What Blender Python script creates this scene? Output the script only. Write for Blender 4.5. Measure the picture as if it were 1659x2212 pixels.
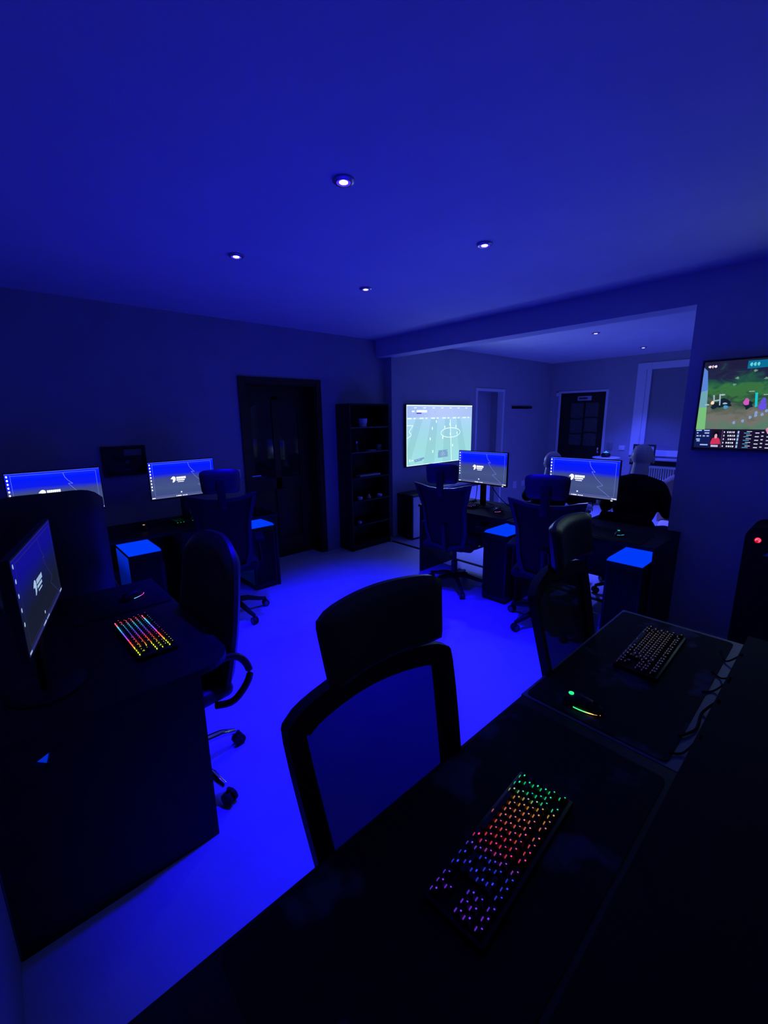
import bpy, bmesh, math, random
from mathutils import Vector, Matrix
random.seed(7)
for o in list(bpy.data.objects): bpy.data.objects.remove(o)
SC = bpy.context.scene
COL = SC.collection
PI = math.pi

# ---------------------------------------------------------------- camera
cam = bpy.data.cameras.new('camera'); camo = bpy.data.objects.new('camera', cam); COL.objects.link(camo)
yaw, pit, rol, FPX = 0.74030933, 0.21749103, -0.0146438, 929.966
f = Vector((math.sin(yaw)*math.cos(pit), math.cos(yaw)*math.cos(pit), -math.sin(pit)))
r = f.cross(Vector((0, 0, 1))).normalized(); u = r.cross(f)
r2 = math.cos(rol)*r + math.sin(rol)*u; u2 = -math.sin(rol)*r + math.cos(rol)*u
mt = Matrix((r2, u2, -f)).transposed().to_4x4(); mt.translation = Vector((0, 0, 1.66))
camo.matrix_world = mt
cam.sensor_fit = 'VERTICAL'; cam.sensor_height = 36.0; cam.lens = FPX/2212*36.0
cam.clip_start = 0.02; cam.clip_end = 60
SC.camera = camo

# ---------------------------------------------------------------- world, exposure
w = bpy.data.worlds.new('world'); SC.world = w; w.use_nodes = True
w.node_tree.nodes['Background'].inputs[0].default_value = (0.01, 0.01, 0.05, 1)
w.node_tree.nodes['Background'].inputs[1].default_value = 0.02
SC.view_settings.view_transform = 'Standard'; SC.view_settings.look = 'None'
SC.view_settings.exposure = 0.0; SC.view_settings.gamma = 1.0; SC.view_settings.use_curve_mapping = False
SPOT_W = 560.0
SPOT_W_FAR = 900.0
SPOT_COL = (0.004, 0.0, 1.0)
FAR_COL = (0.045, 0.062, 1.0)
SPOT_ANGLE = 62
TV_POWER = 1.0
# added unseen spot lamps topping up the light of the lit screens: (screen centre, direction, colour, watts)
SCREEN_FILLS = [((5.0, 4.16, 1.40), (0, -1, 0), (.20, .29, 1.0), 52.0), ((3.82, .29, 1.70), (-1, 0, 0), (.45, .75, .85), 5.0),
           ((3.60, 2.505, 1.15), (-1, 0, 0), (.22, .30, 1.0), 4.5), ((3.60, 1.51, 1.14), (-1, 0, 0), (.22, .30, 1.0), 4.5)]
for c_, d_, k_, w_ in SCREEN_FILLS:
    l = bpy.data.lights.new('screen', 'SPOT'); l.energy = w_; l.color = k_; l.spot_size = math.radians(165); l.spot_blend = 1.0; l.shadow_soft_size = 0.0
    lo = bpy.data.objects.new('screen_fill_spot', l); COL.objects.link(lo); lo.location = c_; lo.rotation_euler = Vector(d_).to_track_quat('-Z', 'Y').to_euler()

# ---------------------------------------------------------------- materials
def lin(c):
    return tuple(((v/255.0)/12.92 if v/255.0 <= 0.04045 else ((v/255.0+0.055)/1.055)**2.4) for v in c)
_mats = {}
def mat(name, col=(0.5, 0.5, 0.5), rough=0.6, metal=0.0, spec=0.4, bump=None, noise=None, coat=0.0):
    if name in _mats: return _mats[name]
    m = bpy.data.materials.new(name); m.use_nodes = True
    nt = m.node_tree; b = nt.nodes['Principled BSDF']
    b.inputs['Base Color'].default_value = (*col, 1)
    b.inputs['Roughness'].default_value = rough; b.inputs['Metallic'].default_value = metal
    b.inputs['Specular IOR Level'].default_value = spec
    b.inputs['Coat Weight'].default_value = coat
    if noise or bump:
        tc = nt.nodes.new('ShaderNodeTexCoord'); nz = nt.nodes.new('ShaderNodeTexNoise')
        nt.links.new(tc.outputs['Object'], nz.inputs['Vector'])
        nz.inputs['Scale'].default_value = (noise or bump)[0]; nz.inputs['Detail'].default_value = 5
        if noise:
            rp = nt.nodes.new('ShaderNodeValToRGB'); k = noise[1]
            rp.color_ramp.elements[0].position = 0.3; rp.color_ramp.elements[1].position = 0.7
            rp.color_ramp.elements[0].color = (*[c*(1-k) for c in col], 1)
            rp.color_ramp.elements[1].color = (*[min(1, c*(1+k)) for c in col], 1)
            nt.links.new(nz.outputs['Fac'], rp.inputs['Fac']); nt.links.new(rp.outputs['Color'], b.inputs['Base Color'])
        if bump:
            n2 = nt.nodes.new('ShaderNodeTexNoise'); n2.inputs['Scale'].default_value = bump[0]
            nt.links.new(tc.outputs['Object'], n2.inputs['Vector'])
            bp = nt.nodes.new('ShaderNodeBump'); bp.inputs['Strength'].default_value = bump[1]; bp.inputs['Distance'].default_value = 0.002
            nt.links.new(n2.outputs['Fac'], bp.inputs['Height']); nt.links.new(bp.outputs['Normal'], b.inputs['Normal'])
    _mats[name] = m; return m
def emi(name, rgb255, strength=1.0):
    if name in _mats: return _mats[name]
    m = bpy.data.materials.new(name); m.use_nodes = True; nt = m.node_tree
    nt.nodes.remove(nt.nodes['Principled BSDF'])
    e = nt.nodes.new('ShaderNodeEmission'); e.inputs[0].default_value = (*lin(rgb255), 1); e.inputs[1].default_value = strength
    nt.links.new(e.outputs[0], nt.nodes['Material Output'].inputs['Surface'])
    _mats[name] = m; return m
def emi_ramp(name, axis, a, b, stops, strength=1.0, noise=None):
    """emission whose colour runs along one object axis from a to b"""
    if name in _mats: return _mats[name]
    m = bpy.data.materials.new(name); m.use_nodes = True; nt = m.node_tree
    nt.nodes.remove(nt.nodes['Principled BSDF'])
    tc = nt.nodes.new('ShaderNodeTexCoord'); sp = nt.nodes.new('ShaderNodeSeparateXYZ')
    nt.links.new(tc.outputs['Object'], sp.inputs[0])
    mr = nt.nodes.new('ShaderNodeMapRange'); mr.inputs['From Min'].default_value = a; mr.inputs['From Max'].default_value = b
    nt.links.new(sp.outputs['XYZ'.index(axis)], mr.inputs['Value'])
    rp = nt.nodes.new('ShaderNodeValToRGB'); cr = rp.color_ramp
    while len(cr.elements) < len(stops): cr.elements.new(0.5)
    for el, (p, c) in zip(cr.elements, stops): el.position = p; el.color = (*lin(c), 1)
    src = mr.outputs[0]
    if noise:
        nz = nt.nodes.new('ShaderNodeTexNoise'); nz.inputs['Scale'].default_value = noise[0]; nz.inputs['Detail'].default_value = 6
        nt.links.new(tc.outputs['Object'], nz.inputs['Vector'])
        ma = nt.nodes.new('ShaderNodeMath'); ma.operation = 'MULTIPLY_ADD'; ma.inputs[1].default_value = noise[1]
        sb = nt.nodes.new('ShaderNodeMath'); sb.operation = 'SUBTRACT'; sb.inputs[1].default_value = 0.5
        nt.links.new(nz.outputs['Fac'], sb.inputs[0]); nt.links.new(sb.outputs[0], ma.inputs[0]); nt.links.new(src, ma.inputs[2])
        src = ma.outputs[0]
    nt.links.new(src, rp.inputs['Fac'])
    e = nt.nodes.new('ShaderNodeEmission'); e.inputs[1].default_value = strength
    nt.links.new(rp.outputs['Color'], e.inputs[0]); nt.links.new(e.outputs[0], nt.nodes['Material Output'].inputs['Surface'])
    _mats[name] = m; return m

M_CEIL = mat('ceiling_paint', (0.62, 0.62, 0.62), 0.9, spec=0.1, noise=(3, 0.03))
M_WALL = mat('wall_paint', (0.40, 0.40, 0.42), 0.9, spec=0.1, noise=(4, 0.04))
M_WALLD = mat('wall_paint_dark', (0.36, 0.36, 0.38), 0.85, spec=0.15, noise=(4, 0.05))
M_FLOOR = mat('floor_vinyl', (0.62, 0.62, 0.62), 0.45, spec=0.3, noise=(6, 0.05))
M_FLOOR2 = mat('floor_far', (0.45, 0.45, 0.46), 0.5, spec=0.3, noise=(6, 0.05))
M_TRIM = mat('white_trim', (0.75, 0.75, 0.75), 0.4, spec=0.4)
M_BLK = mat('black_plastic', (0.008, 0.008, 0.009), 0.45, spec=0.35)
M_BLKM = mat('black_matte', (0.010, 0.010, 0.012), 0.8, spec=0.15)
M_DESK = mat('black_laminate', (0.011, 0.011, 0.012), 0.5, spec=0.3, noise=(12, 0.3))
M_DESKG = mat('grey_laminate', (0.20, 0.22, 0.22), 0.5, spec=0.3)
M_PAD = mat('mousepad_cloth', (0.018, 0.018, 0.020), 0.85, spec=0.1)
M_FAB = mat('black_fabric', (0.016, 0.016, 0.018), 0.85, spec=0.15, bump=(400, 0.3))
M_LEATH = mat('black_leather', (0.026, 0.026, 0.028), 0.45, spec=0.45, bump=(150, 0.25))
M_CHROME = mat('chrome', (0.75, 0.75, 0.77), 0.12, metal=1.0)
M_RUB = mat('caster_rubber', (0.01, 0.01, 0.011), 0.6, spec=0.2)
M_GREY = mat('grey_plastic', (0.30, 0.30, 0.31), 0.5)
M_WOOD = mat('dark_brown_wood', (0.035, 0.012, 0.008), 0.45, spec=0.35, noise=(9, 0.35))
M_WOODB = mat('black_brown_wood', (0.008, 0.007, 0.008), 0.5, spec=0.3, noise=(9, 0.3))
M_SHELF = mat('black_shelf_board', (0.010, 0.010, 0.011), 0.5, spec=0.3)
M_EDGE = mat('grey_shelf_edge', (0.10, 0.10, 0.10), 0.5)
M_WHITE = mat('white_plastic', (0.72, 0.72, 0.72), 0.4)
M_GLASS = mat('dark_door_glass', (0.012, 0.012, 0.015), 0.06, spec=0.6)
M_FROST = mat('pale_door_glass', (0.07, 0.07, 0.07), 0.45, spec=0.3, noise=(40, 0.3))
M_BLIND = mat('window_blind_fabric', (0.26, 0.26, 0.27), 0.85, noise=(30, 0.06))
M_SKIN = mat('pale_skin', (0.80, 0.76, 0.76), 0.42, spec=0.5)
M_SHIRT = mat('black_cotton', (0.014, 0.014, 0.017), 0.9, spec=0.1)
M_JEAN = mat('dark_denim', (0.015, 0.015, 0.02), 0.9, spec=0.1)
M_TAN = mat('tan_leather', (0.62, 0.46, 0.34), 0.5)
M_PCGLOW = emi('blue_lit_acrylic', (0, 58, 250), 1.0)
M_PCGLOW2 = emi_ramp('blue_lit_side_glass', 'Z', 0.15, 0.65, [(0, (0, 8, 60)), (0.6, (0, 20, 120)), (1, (0, 45, 215))], 1.0)
M_WLED = emi('white_screen_glyph', (245, 250, 255), 1.25)
M_LINE = emi('pale_blue_line', (120, 135, 235), 0.9)
M_BAR = emi('taskbar_grey', (110, 115, 165), 0.8)
M_LAMP = emi('downlight_led', (190, 170, 255), 9.0)

def mesh_mat():
    m = bpy.data.materials.new('chair_mesh_weave'); m.use_nodes = True; nt = m.node_tree
    b = nt.nodes['Principled BSDF']; b.inputs['Base Color'].default_value = (0.02, 0.02, 0.025, 1); b.inputs['Roughness'].default_value = 0.8
    t = nt.nodes.new('ShaderNodeBsdfTransparent'); mx = nt.nodes.new('ShaderNodeMixShader'); mx.inputs[0].default_value = 0.94
    nt.links.new(t.outputs[0], mx.inputs[1]); nt.links.new(b.outputs[0], mx.inputs[2])
    nt.links.new(mx.outputs[0], nt.nodes['Material Output'].inputs['Surface']); return m
M_MESH = mesh_mat()

# ---------------------------------------------------------------- mesh helpers
def B(): return bmesh.new()
def bx(bm, x0, x1, y0, y1, z0, z1, bev=0.0, seg=2, mi=0, rot=None, piv=None):
    g = bmesh.ops.create_cube(bm, size=1.0); vs = g['verts']
    for v in vs:
        v.co = Vector((x0+(v.co.x+.5)*(x1-x0), y0+(v.co.y+.5)*(y1-y0), z0+(v.co.z+.5)*(z1-z0)))
    fs = set(f for v in vs for f in v.link_faces)
    if bev > 0:
        es = list(set(e for v in vs for e in v.link_edges))
        rr = bmesh.ops.bevel(bm, geom=es, offset=bev, segments=seg, profile=0.5, affect='EDGES')
        fs = set(rr['faces']) | set(f for f in fs if f.is_valid)
        vs = list(set(v for f in fs for v in f.verts))
        fs = set(f for v in vs for f in v.link_faces)
    for f in fs: f.material_index = mi
    if rot is not None:
        bmesh.ops.rotate(bm, verts=vs, cent=piv or ((x0+x1)/2, (y0+y1)/2, (z0+z1)/2), matrix=rot)
    return vs
def cyl(bm, p0, p1, r0, r1=None, seg=16, mi=0, caps=True):
    r1 = r0 if r1 is None else r1
    p0 = Vector(p0); p1 = Vector(p1); d = p1-p0
    q = d.to_track_quat('Z', 'Y').to_matrix()
    a = [bm.verts.new(p0+q @ Vector((r0*math.cos(2*PI*i/seg), r0*math.sin(2*PI*i/seg), 0))) for i in range(seg)]
    b = [bm.verts.new(p1+q @ Vector((r1*math.cos(2*PI*i/seg), r1*math.sin(2*PI*i/seg), 0))) for i in range(seg)]
    for i in range(seg):
        bm.faces.new((a[i], a[(i+1) % seg], b[(i+1) % seg], b[i])).material_index = mi
    if caps:
        bm.faces.new(a[::-1]).material_index = mi; bm.faces.new(b).material_index = mi
def tube(bm, pts, rad, seg=8, mi=0):
    pts = [Vector(p) for p in pts]; rings = []
    rr = rad if isinstance(rad, (list, tuple)) else [rad]*len(pts)
    up = Vector((0, 0, 1))
    for i, p in enumerate(pts):
        d = (pts[min(i+1, len(pts)-1)]-pts[max(i-1, 0)]).normalized()
        s = d.cross(up)
        if s.length < 1e-3: s = d.cross(Vector((0, 1, 0)))
        s.normalize(); t = s.cross(d)
        rings.append([bm.verts.new(p+rr[i]*(math.cos(2*PI*k/seg)*s+math.sin(2*PI*k/seg)*t)) for k in range(seg)])
    for a, b in zip(rings, rings[1:]):
        for k in range(seg): bm.faces.new((a[k], a[(k+1) % seg], b[(k+1) % seg], b[k])).material_index = mi
    bm.faces.new(rings[0][::-1]).material_index = mi; bm.faces.new(rings[-1]).material_index = mi
def lathe(bm, prof, c=(0, 0, 0), seg=24, mi=0):
    rings = []
    for rr, z in prof:
        rings.append([bm.verts.new((c[0]+rr*math.cos(2*PI*k/seg), c[1]+rr*math.sin(2*PI*k/seg), c[2]+z)) for k in range(seg)])
    for a, b in zip(rings, rings[1:]):
        for k in range(seg): bm.faces.new((a[k], a[(k+1) % seg], b[(k+1) % seg], b[k])).material_index = mi
    bm.faces.new(rings[0][::-1]).material_index = mi; bm.faces.new(rings[-1]).material_index = mi
def prism(bm, poly, fn, depth, mi=0):
    """poly of 2D points mapped by fn(u,v,d) for d=0 and d=depth"""
    a = [bm.verts.new(fn(p[0], p[1], 0)) for p in poly]; b = [bm.verts.new(fn(p[0], p[1], depth)) for p in poly]
    n = len(poly)
    for i in range(n): bm.faces.new((a[i], a[(i+1) % n], b[(i+1) % n], b[i])).material_index = mi
    bm.faces.new(a[::-1]).material_index = mi; bm.faces.new(b).material_index = mi
def ell(bm, c, rx, ry, rz, seg=16, rings=10, mi=0, rot=None):
    g = bmesh.ops.create_uvsphere(bm, u_segments=seg, v_segments=rings, radius=1.0)
    for v in g['verts']:
        p = Vector((v.co.x*rx, v.co.y*ry, v.co.z*rz))
        if rot is not None: p = rot @ p
        v.co = p+Vector(c)
    for f in set(f for v in g['verts'] for f in v.link_faces): f.material_index = mi
def cap(bm, p0, p1, r0, r1, seg=14):
    ell(bm, p0, r0, r0, r0, seg, 8); ell(bm, p1, r1, r1, r1, seg, 8); cyl(bm, p0, p1, r0, r1, seg)
def slab(bm, outer, depth_fn, thick, nu=14, nv=10, mi=0):
    """curved padded panel: outer(u,v)->(x,z) for u,v in 0..1, depth_fn(u,v)->y front, closed with rounded rim"""
    F = [[None]*(nv+1) for _ in range(nu+1)]; K = [[None]*(nv+1) for _ in range(nu+1)]
    for i in range(nu+1):
        for j in range(nv+1):
            uu, vv = i/nu, j/nv; x, z = outer(uu, vv); y = depth_fn(uu, vv)
            e = min(1.0, 6*min(uu, 1-uu, vv, 1-vv)); h = thick*(0.25+0.75*math.sqrt(max(0, 1-(1-e)**2)))/2
            F[i][j] = bm.verts.new((x, y+h, z)); K[i][j] = bm.verts.new((x, y-h, z))
    for i in range(nu):
        for j in range(nv):
            bm.faces.new((F[i][j], F[i][j+1], F[i+1][j+1], F[i+1][j])).material_index = mi
            bm.faces.new((K[i][j], K[i+1][j], K[i+1][j+1], K[i][j+1])).material_index = mi
    for i in range(nu):
        bm.faces.new((F[i][0], F[i+1][0], K[i+1][0], K[i][0])).material_index = mi
        bm.faces.new((F[i+1][nv], F[i][nv], K[i][nv], K[i+1][nv])).material_index = mi
    for j in range(nv):
        bm.faces.new((F[0][j+1], F[0][j], K[0][j], K[0][j+1])).material_index = mi
        bm.faces.new((F[nu][j], F[nu][j+1], K[nu][j+1], K[nu][j])).material_index = mi
def obj(name, bm, mats, parent=None, loc=(0, 0, 0), rotz=0.0, smooth=True, ang=40):
    bmesh.ops.recalc_face_normals(bm, faces=bm.faces)
    me = bpy.data.meshes.new(name)
    if smooth:
        for f in bm.faces: f.smooth = True
        lim = math.radians(ang)
        for e in bm.edges:
            if len(e.link_faces) == 2 and e.calc_face_angle(0) > lim: e.smooth = False
    bm.to_mesh(me); bm.free()
    for m in (mats if isinstance(mats, (list, tuple)) else [mats]): me.materials.append(m)
    o = bpy.data.objects.new(name, me); COL.objects.link(o)
    o.location = loc; o.rotation_euler = (0, 0, rotz)
    if parent is not None: o.parent = parent
    return o
def tag(o, label, cat, group=None, kind=None):
    o['label'] = label; o['category'] = cat
    if group: o['group'] = group
    if kind: o['kind'] = kind
    return o
def thing(name, label, cat, loc=(0, 0, 0), rotz=0.0, group=None):
    o = bpy.data.objects.new(name, None); COL.objects.link(o); o.empty_display_size = 0.1
    o.location = loc; o.rotation_euler = (0, 0, rotz)
    return tag(o, label, cat, group)
def struct(name, bm, m, label=None):
    o = obj(name, bm, m, smooth=False); o['kind'] = 'structure'
    if label: o['label'] = label
    return o
def copy_tree(o, parent=None):
    c = o.copy(); COL.objects.link(c)
    if parent is not None: c.parent = parent
    for ch in list(o.children): copy_tree(ch, c)
    return c
def place(proto, used, loc, rotz, label, group=None):
    o = proto if not used[0] else copy_tree(proto)
    used[0] = True
    o.location = loc; o.rotation_euler = (0, 0, rotz); o['label'] = label
    if group: o['group'] = group
    return o

# ================================================================ SETTING
CZ = 2.62; YA = 4.377; YB = 4.234; XB = 3.894; XB2 = 4.10; XF = 8.37; XL = -0.17; YS = -1.3
DX0, DX1, DZ = 2.06, 2.945, 2.03
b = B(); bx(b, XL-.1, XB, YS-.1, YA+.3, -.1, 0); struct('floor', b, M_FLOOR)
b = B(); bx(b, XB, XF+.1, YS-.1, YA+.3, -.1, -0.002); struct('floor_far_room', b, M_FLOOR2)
b = B(); bx(b, XL-.1, XF+.1, YS-.1, YA+.3, CZ, CZ+.1); struct('ceiling', b, M_CEIL)
# wall with the brown door
b = B(); bx(b, XL-.1, DX0, YA, YA+.12, 0, CZ); bx(b, DX1, XB2, YA, YA+.12, 0, CZ); bx(b, DX0, DX1, YA, YA+.12, DZ, CZ)
struct('wall_back', b, M_WALLD)
b = B(); bx(b, XL-.1, XL, YS-.1, YA+.12, 0, CZ); struct('wall_left', b, M_WALLD)
b = B(); bx(b, XL, XF, YS-.1, YS, 0, CZ); struct('wall_front', b, M_WALLD)
# partition between the rooms and its beam
b = B(); bx(b, XB, XB2, YS, .922, 0, CZ); bx(b, XB, XB2, .922, YA, 2.41, CZ); struct('wall_partition', b, mat('partition_paint', (0.60, 0.60, 0.61), 0.9, spec=0.1, noise=(4, 0.04)))
# far room walls
WX0, WX1, WZ = 5.91, 6.68, 2.06
b = B(); bx(b, 4.035, WX0, YB, YB+.26, 0, CZ); bx(b, WX1, XF+.1, YB, YB+.26, 0, CZ); bx(b, WX0, WX1, YB, YB+.26, WZ, CZ)
struct('wall_far_side', b, M_WALL)
FY0, FY1, FZ = 3.19, 4.02, 2.05   # far door
NY0, NY1, NZ0, NZ1 = 1.1, 2.66, .94, 2.45
b = B(); bx(b, XF, XF+.1, FY1, YB, 0, CZ); bx(b, XF, XF+.1, FY0, FY1, FZ, CZ); bx(b, XF, XF+.1, NY1, FY0, 0, CZ)
bx(b, XF, XF+.1, NY0, NY1, 0, NZ0); bx(b, XF, XF+.1, NY0, NY1, NZ1, CZ); bx(b, XF, XF+.1, YS, NY0, 0, CZ)
struct('wall_far_end', b, M_WALL)
# threshold strip
b = B(); bx(b, XB-.02, XB+.025, .93, YA-.27, -.001, .006, .002); struct('trim_1', b, M_BLKM, 'dark threshold strip between the two floors')
b = B(); bx(b, 3.02, 3.2, YA-.012, YA, 0, .07, .003); struct('baseboard_back', b, M_WALL)

# brown door in the back wall
def door_brown():
    b = B()
    for x0, x1, z0, z1 in ((DX0-.065, DX0+.005, 0, DZ+.06), (DX1-.005, DX1+.065, 0, DZ+.06), (DX0+.002, DX1-.002, DZ-.005, DZ+.0585)):
        bx(b, x0, x1, YA-.02 if z0 == 0 else YA-.0185, YA, z0, z1, .004)
    for x0, x1, z0, z1 in ((DX0, DX0+.02, 0, DZ), (DX1-.02, DX1, 0, DZ), (DX0+.02, DX1-.02, DZ-.02, DZ)):
        bx(b, x0, x1, YA+.0005, YA+.24, z0, z1)
    fr = struct('door_1', b, M_WOOD, 'dark brown wooden door with two arched glass panes')
    y = YA+.19; b = B()
    x0, x1 = DX0+.02, DX1-.02; xm = (x0+x1)/2
    bx(b, x0, x0+.13, y, y+.04, 0, DZ-.02, .003); bx(b, x1-.13, x1, y, y+.04, 0, DZ-.02, .003)
    bx(b, x0+.13, x1-.13, y, y+.04, 0, .24, .003); bx(b, x0+.13, x1-.13, y, y+.04, .84, .98, .003)
    bx(b, xm-.04, xm+.04, y, y+.04, .24, DZ-.12, .003)
    # arched head rail
    N = 14; pl = [(x0+.13, DZ-.02), (x0+.13, 1.78)]
    for i in range(N+1):
        t = i/N; xx = x0+.13+t*(x1-x0-.26); pl.append((xx, 1.78+.09*math.sin(PI*t)))
    pl += [(x1-.13, DZ-.02)]
    prism(b, pl[::-1], lambda p, q, d: (p, y+d, q), .04)
    leaf = obj('door_leaf', b, M_WOOD, fr, smooth=False)
    for s in (0, 1):
        a0 = x0+.125 if s == 0 else xm+.035; a1 = xm-.035 if s == 0 else x1-.125
        b = B(); bx(b, a0, a1, y+.012, y+.022, .97, 1.88); obj('glass_pane', b, M_GLASS, leaf, smooth=False)
        b = B(); bx(b, a0, a1, y+.014, y+.028, .23, .85, .004); obj('wood_panel', b, M_WOOD, leaf)
    b = B(); cyl(b, (x0+.06, y, 1.03), (x0+.06, y-.05, 1.03), .012); tube(b, [(x0+.06, y-.05, 1.03), (x0+.17, y-.05, 1.03)], .009); obj('door_handle', b, M_CHROME, leaf)
door_brown()

# white framed doorway in the far side wall
b = B()
for x0, x1, z0, z1 in ((WX0-.03, WX0+.02, 0, WZ+.03), (WX1-.02, WX1+.03, 0, WZ+.03), (WX0+.018, WX1-.018, WZ-.01, WZ+.0285)):
    bx(b, x0, x1, YB-.012 if z0 == 0 else YB-.0105, YB+.10, z0, z1, .003)
d2 = struct('door_2', b, M_TRIM, 'open white framed doorway')
b = B(); bx(b, WX0+.02, WX0+.24, YB+.20, YB+.25, 0, WZ-.01); obj('open_door_leaf', b, M_WOODB, d2, smooth=False)
b = B(); bx(b, WX0+.24, WX1+.02, YB+.24, YB+.26, 0, WZ); obj('back_panel', b, M_WALL, d2, smooth=False)
b = B(); bx(b, WX0+.02, WX0+.03, YB-.02, YB-.006, 1.60, 1.84, .002); bx(b, WX0+.02, WX0+.03, YB-.02, YB-.006, 1.36, 1.58, .002)
obj('hinge_plate', b, mat('polished_hinge', (0.9, 0.9, 0.9), 0.15, metal=1.0), d2)

# far door with glass
def door_far():
    b = B()
    for y0, y1, z0, z1 in ((FY0-.045, FY0, 0, FZ+.04), (FY1, FY1+.045, 0, FZ+.04), (FY0-.002, FY1+.002, FZ, FZ+.0385)):
        bx(b, XF-.015 if z0 == 0 else XF-.0135, XF+.06, y0, y1, z0, z1, .003)
    fr = struct('door_3', b, M_TRIM, 'dark door with pale glass panes in a white frame')
    x = XF+.02; b = B(); gy0, gy1, gz0, gz1 = 3.31, 3.83, 1.07, 1.86
    bx(b, x, x+.04, FY0, gy0, 0, FZ); bx(b, x, x+.04, gy1, FY1, 0, FZ)
    bx(b, x, x+.04, gy0, gy1, 0, gz0); bx(b, x, x+.04, gy0, gy1, gz1, FZ)
    leaf = obj('door_leaf', b, M_WOODB, fr, smooth=False)
    b = B(); bx(b, x+.015, x+.025, gy0, gy1, gz0, gz1); obj('glass_pane', b, M_FROST, leaf, smooth=False)
    b = B(); ym = (gy0+gy1)/2; bx(b, x-.004, x+.03, ym-.014, ym+.014, gz0, gz1)
    for z in (1.30, 1.58):
        tube(b, [(x, gy0+(gy1-gy0)*i/12, z+.018*math.sin(PI*2*i/12)) for i in range(13)], .009, 6)
    obj('glazing_bars', b, M_WOODB, leaf)
    b = B(); bx(b, x-.008, x, 3.45, 3.705, 1.905, 1.985, .002)
    sg = obj('door_sign', b, mat('sign_card', (0.45, 0.45, 0.5), 0.6), fr); sg['label'] = 'pale sign board with dark lettering'
    b = B(); y = 3.68
    for wd in (.018, .026, .022, .014, .024, .02, .024, .016): bx(b, x-.0095, x-.008, y-wd+.005, y, 1.928, 1.963); y -= wd
    obj('sign_lettering', b, M_BLKM, sg, smooth=False)
    b = B(); bx(b, x-.03, x, 3.24, 3.27, .95, 1.05, .004); obj('door_handle', b, M_CHROME, leaf)
door_far()

# window with blind
b = B(); T = .09
bx(b, XF-.02, XF+.1, NY1-.17, NY1+.05, NZ0, NZ1+.03, .004); bx(b, XF-.02, XF+.1, NY0-.05, NY0+.1, NZ0, NZ1+.03, .004)
bx(b, XF-.018, XF+.1, NY0+.09, NY1-.16, NZ1-.08, NZ1+.028, .004); bx(b, XF-.018, XF+.1, NY0+.09, NY1-.16, NZ0+.002, NZ0+.1, .004)
w1 = struct('window_1', b, M_TRIM, 'tall white framed window with lowered grey blind')
b = B(); bx(b, XF-.035, XF-.018, NY1-.10, NY1-.075, NZ0+.1, NZ1-.08, .003); obj('frame_bead', b, M_TRIM, w1)
b = B(); bx(b, XF+.055, XF+.065, NY0+.1, NY1-.16, NZ0+.09, NZ1-.07); obj('window_pane', b, mat('window_glass', (.02, .02, .03), .05, spec=.6), w1, smooth=False)
b = B(); bx(b, XF+.02, XF+.028, NY0+.05, NY1-.160, NZ0+.08, NZ1-.07)
tag(obj('roller_blind', b, M_BLIND), 'grey roller blind lowered over the far window', 'blind')
b = B(); bx(b, XF-.25, XF, NY0-.1, NY1-.02, .885, .915, .005); ws = obj('window_sill', b, mat('grey_sill', (.32, .3, .32), .4), w1)

# ================================================================ CEILING LIGHTS
def downlight_proto():
    t = thing('ceiling_downlight', '', 'ceiling light', group='recessed ceiling downlights')
    b = B(); lathe(b, [(.030, .0), (.046, .0), (.046, -.006), (.038, -.012), (.030, -.012), (.030, .0)]); obj('trim_ring', b, mat('downlight_ring', (.35, .35, .4), .3, metal=.6), t)
    b = B(); lathe(b, [(.001, -.004), (.018, -.004), (.018, -.0105), (.001, -.0105)]); obj('led_disc', b, M_LAMP, t)
    b = B(); lathe(b, [(.0185, -.003), (.0295, -.003), (.0295, -.009), (.0185, -.009)]); obj('blue_lens', b, emi('downlight_blue_lens', (70, 40, 255), 1.6), t)
    return t
dl = downlight_proto(); used = [False]
for (x, y, lb, far) in ((1.265, 1.603, 'largest glowing blue ceiling downlight, nearest the camera', 0),
                   (1.289, 2.693, 'glowing blue ceiling downlight furthest left, toward the wall with the door', 0),
                   (2.290, 1.618, 'glowing blue ceiling downlight in front of the beam, right of the near room', 0),
                   (2.328, 2.718, 'small glowing blue ceiling downlight of the near room in front of the bookshelf corner', 0),
                   (5.677, 2.353, 'glowing ceiling downlight beyond the beam, left one of the far room', 1),
                   (7.464, 2.378, 'glowing ceiling downlight near the far window, right one of the far room', 1)):
    o = place(dl, used, (x, y, CZ), 0, lb)
    l = bpy.data.lights.new('spot', 'SPOT'); l.energy = (SPOT_W_FAR*(1.35 if x < 6 else .5)) if far else SPOT_W; l.color = FAR_COL if far else SPOT_COL
    l.spot_size = math.radians(92 if far else SPOT_ANGLE); l.spot_blend = 1.0; l.shadow_soft_size = 0.03
    lo = bpy.data.objects.new('spot_light', l); COL.objects.link(lo); lo.location = (x, y, CZ-.02)

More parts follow.
